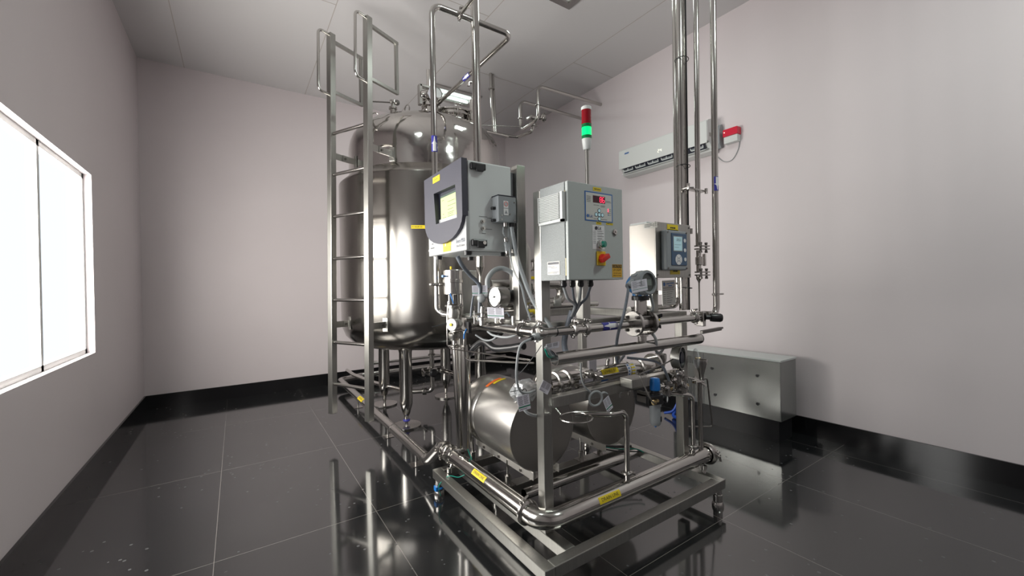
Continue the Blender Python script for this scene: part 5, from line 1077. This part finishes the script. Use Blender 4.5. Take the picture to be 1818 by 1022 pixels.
# ================================================================ filter regulator
fx, fy = 2.143, 1.62
fr = thing('filter_regulator', 'air filter regulator with a bright blue knob and grey slotted bowl', 'regulator', (fx, fy, .61))
n = 16; pr_ = []
MB().lathe((fx, fy, .838), (0, 0, 1), [(0, 0), (.028, 0), (.0295, .002), (.030, .06), (.027, .072), (.022, .075), (0, .075)], 40).build('knob', BLUEB, fr)
for k in range(20):
    a = 2*PI*k/20; MB().obox((fx+.0295*math.cos(a), fy+.0295*math.sin(a), .868), (.0015*math.cos(a), .0015*math.sin(a), 0), (-.002*math.sin(a), .002*math.cos(a), 0), (0, 0, .026)).build('rib', BLUEB, fr)
MB().lathe((fx, fy, .815), (0, 0, 1), [(.034, 0), (.034, .008), (.027, .010), (.027, .024), (0, .024)], 32).build('black_ring', BLACK, fr)
MB().box((fx-.032, fy-.034, .755), (fx+.034, fy+.034, .818), .008).build('body', GREYPL, fr)
MB().lathe((fx, fy, .622), (0, 0, 1), [(0, 0), (.026, 0), (.033, .012), (.034, .03), (.036, .135), (0, .135)], 32).build('bowl', GREYPL, fr)
for z in (.665, .725): MB().box((fx+.004, fy-.0375, z-.016), (fx+.013, fy-.030, z+.016), .001).build('slot_window', BLACK, fr)
MB().lathe((fx, fy, .622), (0, 0, -1), [(0, 0), (.008, 0), (.008, .008), (.005, .014), (0, .014)], 16).build('drain_nipple', BLUEB, fr)
MB().obox((fx-.045, fy-.030, .790), (.055, -.012, 0), (.003, .012, 0), (0, 0, .028), .003).build('black_yoke', BLACK, fr)
MB().cyl((fx+.03, fy-.01, .785), (fx+.055, fy-.035, .785), .022).build('black_port', BLACK, fr)
g = MB().lathe((fx+.052, fy-.032, .783), (.35, -1, 0), [(0, 0), (.022, 0), (.024, .004), (.024, .016), (.020, .018), (.019, .014), (0, .014)], 28).build('small_gauge', BLACK, fr)
MB().lathe((fx+.052, fy-.032, .783), (.35, -1, 0), [(0, .0148), (.019, .0148)], 28).build('dial', DIAL, g)
MB().lathe((fx-.06, fy-.045, .785), (-.8, -.35, .1), [(0, 0), (.012, 0), (.012, .018), (.016, .02), (.016, .032), (.010, .034), (.010, .05), (0, .05)], 12).lathe((fx-.055, fy-.048, .795), (-.4, -1, .1), [(0, 0), (.010, 0), (.010, .02), (0, .02)], 6).build('push_fitting', BRASS, fr)
mb = MB().box((fx-.06, fy, .80), (fx+.02, 1.71, .812), .002).box((fx-.06, fy-.0, .76), (fx-.052, 1.711, .83), .002).build('mount_bracket', DARKST, fr)
tag(MB().tube(smooth([(fx-.10, fy-.07, .788), (fx-.135, fy-.07, .82), (fx-.165, fy-.05, .90), (fx-.175, fy-.03, .955), (fx-.15, fy-.02, .965), (fx+.10, fy, .99), (2.40, 1.66, 1.00)]), .0045, 0, 8).build('air_tube', DARKST), 'dark air tube looping from the filter regulator up past the reactor to the open gauge', 'tube')
for x in (1.93, 2.01): tag(MB().cyl((x+.02, 1.73, .835), (x+.02, 1.73, .80), .007).hexa((x+.02, 1.73, .835), (x+.02, 1.73, .825), .012).build('hanging_bolt', STEEL), 'steel bolt end poking down from the middle beam left of the regulator' if x < 2 else 'steel bolt end poking down from the middle beam close to the regulator', 'bolt')
tag(MB().tube(smooth([(2.10, 1.80, 1.02), (2.25, 1.68, .99), (2.32, 1.66, .90), (2.36, 1.67, .83)]), .0085, 0, 10).build('reactor_hose', BRAID), 'braided hose arching over the right end of the reactor', 'hose')

# open pressure gauge at the rear-right post
og = thing('pressure_switch', 'steel drum pressure switch with its clear lid swung open at the rear-right post', 'pressure switch', (2.48, 1.68, .92))
MB().lathe((2.44, 1.70, 1.0), (.30, -.95, 0), [(0, 0), (.055, 0), (.072, .008), (.074, .016), (.074, .055), (.078, .058), (.078, .066), (.070, .066), (.068, .03), (0, .03)], 44).build('drum', SATIN, og)
MB().lathe((2.453, 1.658, 1.0), (.30, -.95, 0), [(0, 0), (.066, 0), (.066, .008), (.04, .012), (.04, .02), (0, .02)], 24).build('mechanism', DKNAVY, og)
MB().lathe((2.53, 1.59, .995), (.75, -.66, 0), [(.0, 0), (.064, 0), (.066, .003), (.066, .008), (.062, .008), (.061, .004), (0, .004)], 36).build('clear_lid', mat('clear_lid_plastic', (.6, .63, .65), .1, alpha=.3, coat=.6), og)
MB().cyl((2.53, 1.59, .995), (2.555, 1.57, .995), .008).build('lid_knob', BRASS, og)
MB().cyl((2.49, 1.68, .82), (2.49, 1.68, .93), .02).lathe((2.49, 1.68, .80), (0, 0, 1), [(0, 0), (.032, 0), (.032, .02), (0, .02)], 20).build('stem', STEEL, og)
def cluster(name, label, cat, c, seed, n=6, s=1.0):
    rnd = random.Random(seed); t = thing(name, label, cat, c); c = vec(c)
    MB().lathe(c-Vector((0, 0, .04*s)), (0, 0, 1), [(0, 0), (.018*s, 0), (.018*s, .02*s), (.030*s, .024*s), (.030*s, .04*s), (.020*s, .044*s), (.020*s, .08*s), (.026*s, .084*s), (.026*s, .10*s), (0, .10*s)], 20).build('body', STEEL, t)
    for k in range(n):
        a = rnd.uniform(0, 2*PI); d = Vector((math.cos(a), math.sin(a), rnd.uniform(-.4, .6))).normalized(); q = c+Vector((0, 0, rnd.uniform(-.03, .05)*s)); L = rnd.uniform(.03, .06)*s
        MB().lathe(q, d, [(0, 0), (.007*s, 0), (.007*s, L*.4), (.013*s, L*.45), (.013*s, L*.85), (.008*s, L*.9), (.008*s, L), (0, L)], 8 if k % 2 else 14).build('fitting', [STEEL, DARKST, TUBE, POLISH, BRASS][k % 5], t)
    return t
cluster('valve_manifold', 'cluster of dark fittings and brass nuts on the face of the rear-right post', 'fittings', (2.44, 1.66, .845), 5, 9, 1.25)
cluster('sample_cock', 'small steel cock under the drum pressure switch', 'fittings', (2.50, 1.66, .80), 8, 6, 1.1)
cluster('inlet_cock', 'small clustered cock between the blue-knob regulator and the post', 'fittings', (2.33, 1.665, .80), 2, 6, 1.0)
tag(MB().box((2.565, 1.60, .815), (2.62, 1.64, .835), .004).cyl((2.52, 1.64, .86), (2.64, 1.60, .82), .006).build('toggle_lever', POLISH), 'bright toggle lever on the valve at the top of the straight drain stem', 'lever')

# ================================================================ wall-hung air conditioner
aY0, aY1 = 2.557, 3.824; xf = 4.358
ac = thing('air_conditioner', 'white split air conditioner high on the side wall with lit 24 display', 'air conditioner', (XR, (aY0+aY1)/2, 3.0))
def sec(P, y0, y1, nm, m_, p): return MB().prism([(a, y0, b) for a, b in P], (0, y1-y0, 0)).build(nm, m_, p)
sec([(XR, 3.325), (4.43, 3.325), (4.39, 3.315), (4.366, 3.285), (4.366, 3.075), (4.40, 3.075), (4.44, 3.02), (4.46, 2.975), (4.56, 2.96), (XR, 2.99)], aY0, aY1, 'housing', WHITEP, ac)
MB().box((xf, aY0+.004, 3.052), (4.368, aY1-.004, 3.297), .004).build('front_panel', WHITEP, ac)
sec([(4.372, 3.072), (4.366, 3.068), (4.425, 2.995), (4.445, 3.01)], aY0+.05, aY1-.05, 'louvre_throat', DKNAVY, ac)
MB().obox((4.405, (aY0+aY1)/2, 2.995), (.035, 0, .016), (0, (aY1-aY0)/2-.035, 0), (-.001, 0, .003), .002).build('flap', WHITEP, ac)
for k in range(6):
    y = aY0+.14+k*(aY1-aY0-.28)/5
    MB().tube([(4.378, y-.075, 3.045), (4.392, y-.075, 3.018), (4.392, y+.075, 3.018), (4.378, y+.075, 3.045)], .005, .01, 8).build('vane_frame', OFFW, ac)
    MB().box((4.375, y-.004, 3.015), (4.40, y+.004, 3.045)).build('vane', OFFW, ac); MB().obox((4.402, y, 3.028), (.003, 0, .006), (0, .072, 0), (-.014, 0, .010)).build('vane_plate', GREYPL, ac)
F = flat((xf-.0005, (4.357, 3.170, 3.134)[1], (4.357, 3.170, 3.134)[2]), (0, -1, 0), (0, 0, 1))
digit(F, '2', -.018, 0, .018, .036, LEDW, ac, .001); digit(F, '4', .016, 0, .018, .036, LEDW, ac, .001)
F = flat((4.357, 3.687, 3.243), (0, -1, 0), (0, 0, 1)); 
for k in range(4): MB().add([F(-.030+k*.018+a, b, .001) for a, b in ((0, -.009), (.008, -.012), (.017, -.007), (.020, .006), (.013, .011), (.004, .008))], [(0, 1, 2, 3, 4, 5)]).build('logo_mark', BLUEL, ac)
MB().box((4.40, aY0-.004, 3.13), (4.46, aY0+.004, 3.17), .002).build('side_logo', PLATE, ac)
sec([(4.50, 3.20), (4.53, 3.26), (4.56, 3.27), (4.583, 3.24), (4.583, 3.02), (4.54, 3.0), (4.50, 3.05)], aY0-.06, aY0, 'pipe_cover', GREYPL, ac)
tag(MB().tube(smooth([(4.572, 2.60, 2.975), (4.575, 2.50, 2.86), (4.575, 2.40, 2.85), (4.575, 2.33, 2.95), (4.575, 2.31, 3.08)]), .004, 0, 6).build('wall_cable', HOSE), 'thin cable sagging on the wall from the air conditioner to the red alarm', 'cable')
al = thing('alarm_strobe', 'red alarm strobe with white base on the wall beyond the air conditioner', 'alarm', (XR, 2.43, 3.1))
MB().box((4.50, 2.30, 3.10), (XR, 2.46, 3.18), .006).build('red_lens', REDC, al)
MB().box((4.51, 2.305, 3.025), (XR, 2.455, 3.10), .006).build('white_base', WHITEP, al)
MB().cyl((4.499, 2.44, 3.145), (4.495, 2.44, 3.145), .005).build('pilot', LEDW, al)

# ================================================================ long pale cabinet by the right wall
cx0, cx1 = 4.12, 4.44; cy0, cy1, cz0, cz1 = 1.75, 2.872, .205, .755
gb = thing('wall_cabinet', 'long pale grey steel cabinet with vent slots standing low along the side wall', 'cabinet', ((cx0+cx1)/2, (cy0+cy1)/2, 0))
MB().box((cx0, cy0, cz0), (cx1, cy1, cz1), .004).build('body', CABF, gb)
MB().box((cx0-.012, cy0-.01, cz1), (cx1, cy1+.01, cz1+.018), .003).build('lid', CABM, gb)
MB().box((cx0+.03, cy0+.03, 0), (cx1-.03, cy1-.03, cz0)).build('plinth', BLACK, gb)
for y, z in ((2.40, .60), (2.37, .33), (1.95, .60), (1.95, .33)): MB().cyl((cx0, y, z), (cx0-.008, y, z), .014).build('black_plug', BLACK, gb)
for z0, z1 in ((.62, .70), (.26, .44)):
    for k in range(5): MB().box((cx0-.002, 2.60+k*.018, z0), (cx0+.001, 2.606+k*.018, z1)).build('vent_slot', INK, gb)
for y in (2.50, 2.51): pass
MB().box((cx0-.002, 2.495, cz0+.01), (cx0+.001, 2.498, cz1-.01)).build('panel_joint', DKNAVY, gb)
MB().box((cx0-.010, 2.50, .50), (cx0, 2.60, .64), .003).box((cx0-.014, 2.52, .40), (cx0, 2.585, .52), .003).build('hung_plate', STEEL, gb)
wh = thing('wire_frame', 'thin bent metal rod frame hanging before the pale cabinet at the right post', 'frame', (2.95, 1.75, .5))
MB().tube([(2.74, 1.68, .79), (2.80, 1.70, .80), (2.85, 1.70, .795), (2.905, 1.70, .47), (2.91, 1.70, .43), (2.66, 1.78, .46)], .0055, .02, 8).build('rod', DARKST, wh)
tag(MB().tube(smooth([(4.05, 2.68, .24), (4.0, 2.66, .10), (3.98, 2.72, .03), (4.02, 2.80, .03), (4.06, 2.76, .14), (4.07, 2.70, .22)]), .018, 0, 10).tube(smooth([(4.06, 2.75, .22), (4.02, 2.80, .08), (4.0, 2.9, .03)]), .014, 0, 10).build('blue_hose', BLUEH), 'blue hose coiled on the floor in front of the pale cabinet', 'hose')

# phrases shared by the members of one kind
GROUPS = {'upright_pipe': 'tall upright pipes by the meter enclosure', 'clear_hose': 'clear hoses hanging from the analyzer box', 'flexible_hose': 'hoses round the dial gauge',
          'calibration_tag': 'white striped tags tied to the instruments', 'cabinet_cable': 'cables under the control cabinet', 'loose_wire': 'wires entering the cable channel',
          'transmitter_cable': 'cables of the flow transmitter', 'bent_drain_tube': 'bent tubes dropping into the drain pipe', 'dial_gauge': 'round dial gauges', 'air_tube': 'air tubes',
          'tundish': 'steel funnels at the end of the skid', 'earthing_wire': 'green earthing wires', 'cable_tie': 'black cable ties', 'hanging_bolt': 'bolt ends under the middle beam', 'cable_tray': 'rounded steel cable channels'}
for o in SC.objects:
    k = o.name.split('.')[0]
    if o.parent is None and k in GROUPS and 'label' in o.keys() and 'group' not in o.keys(): o['group'] = GROUPS[k]
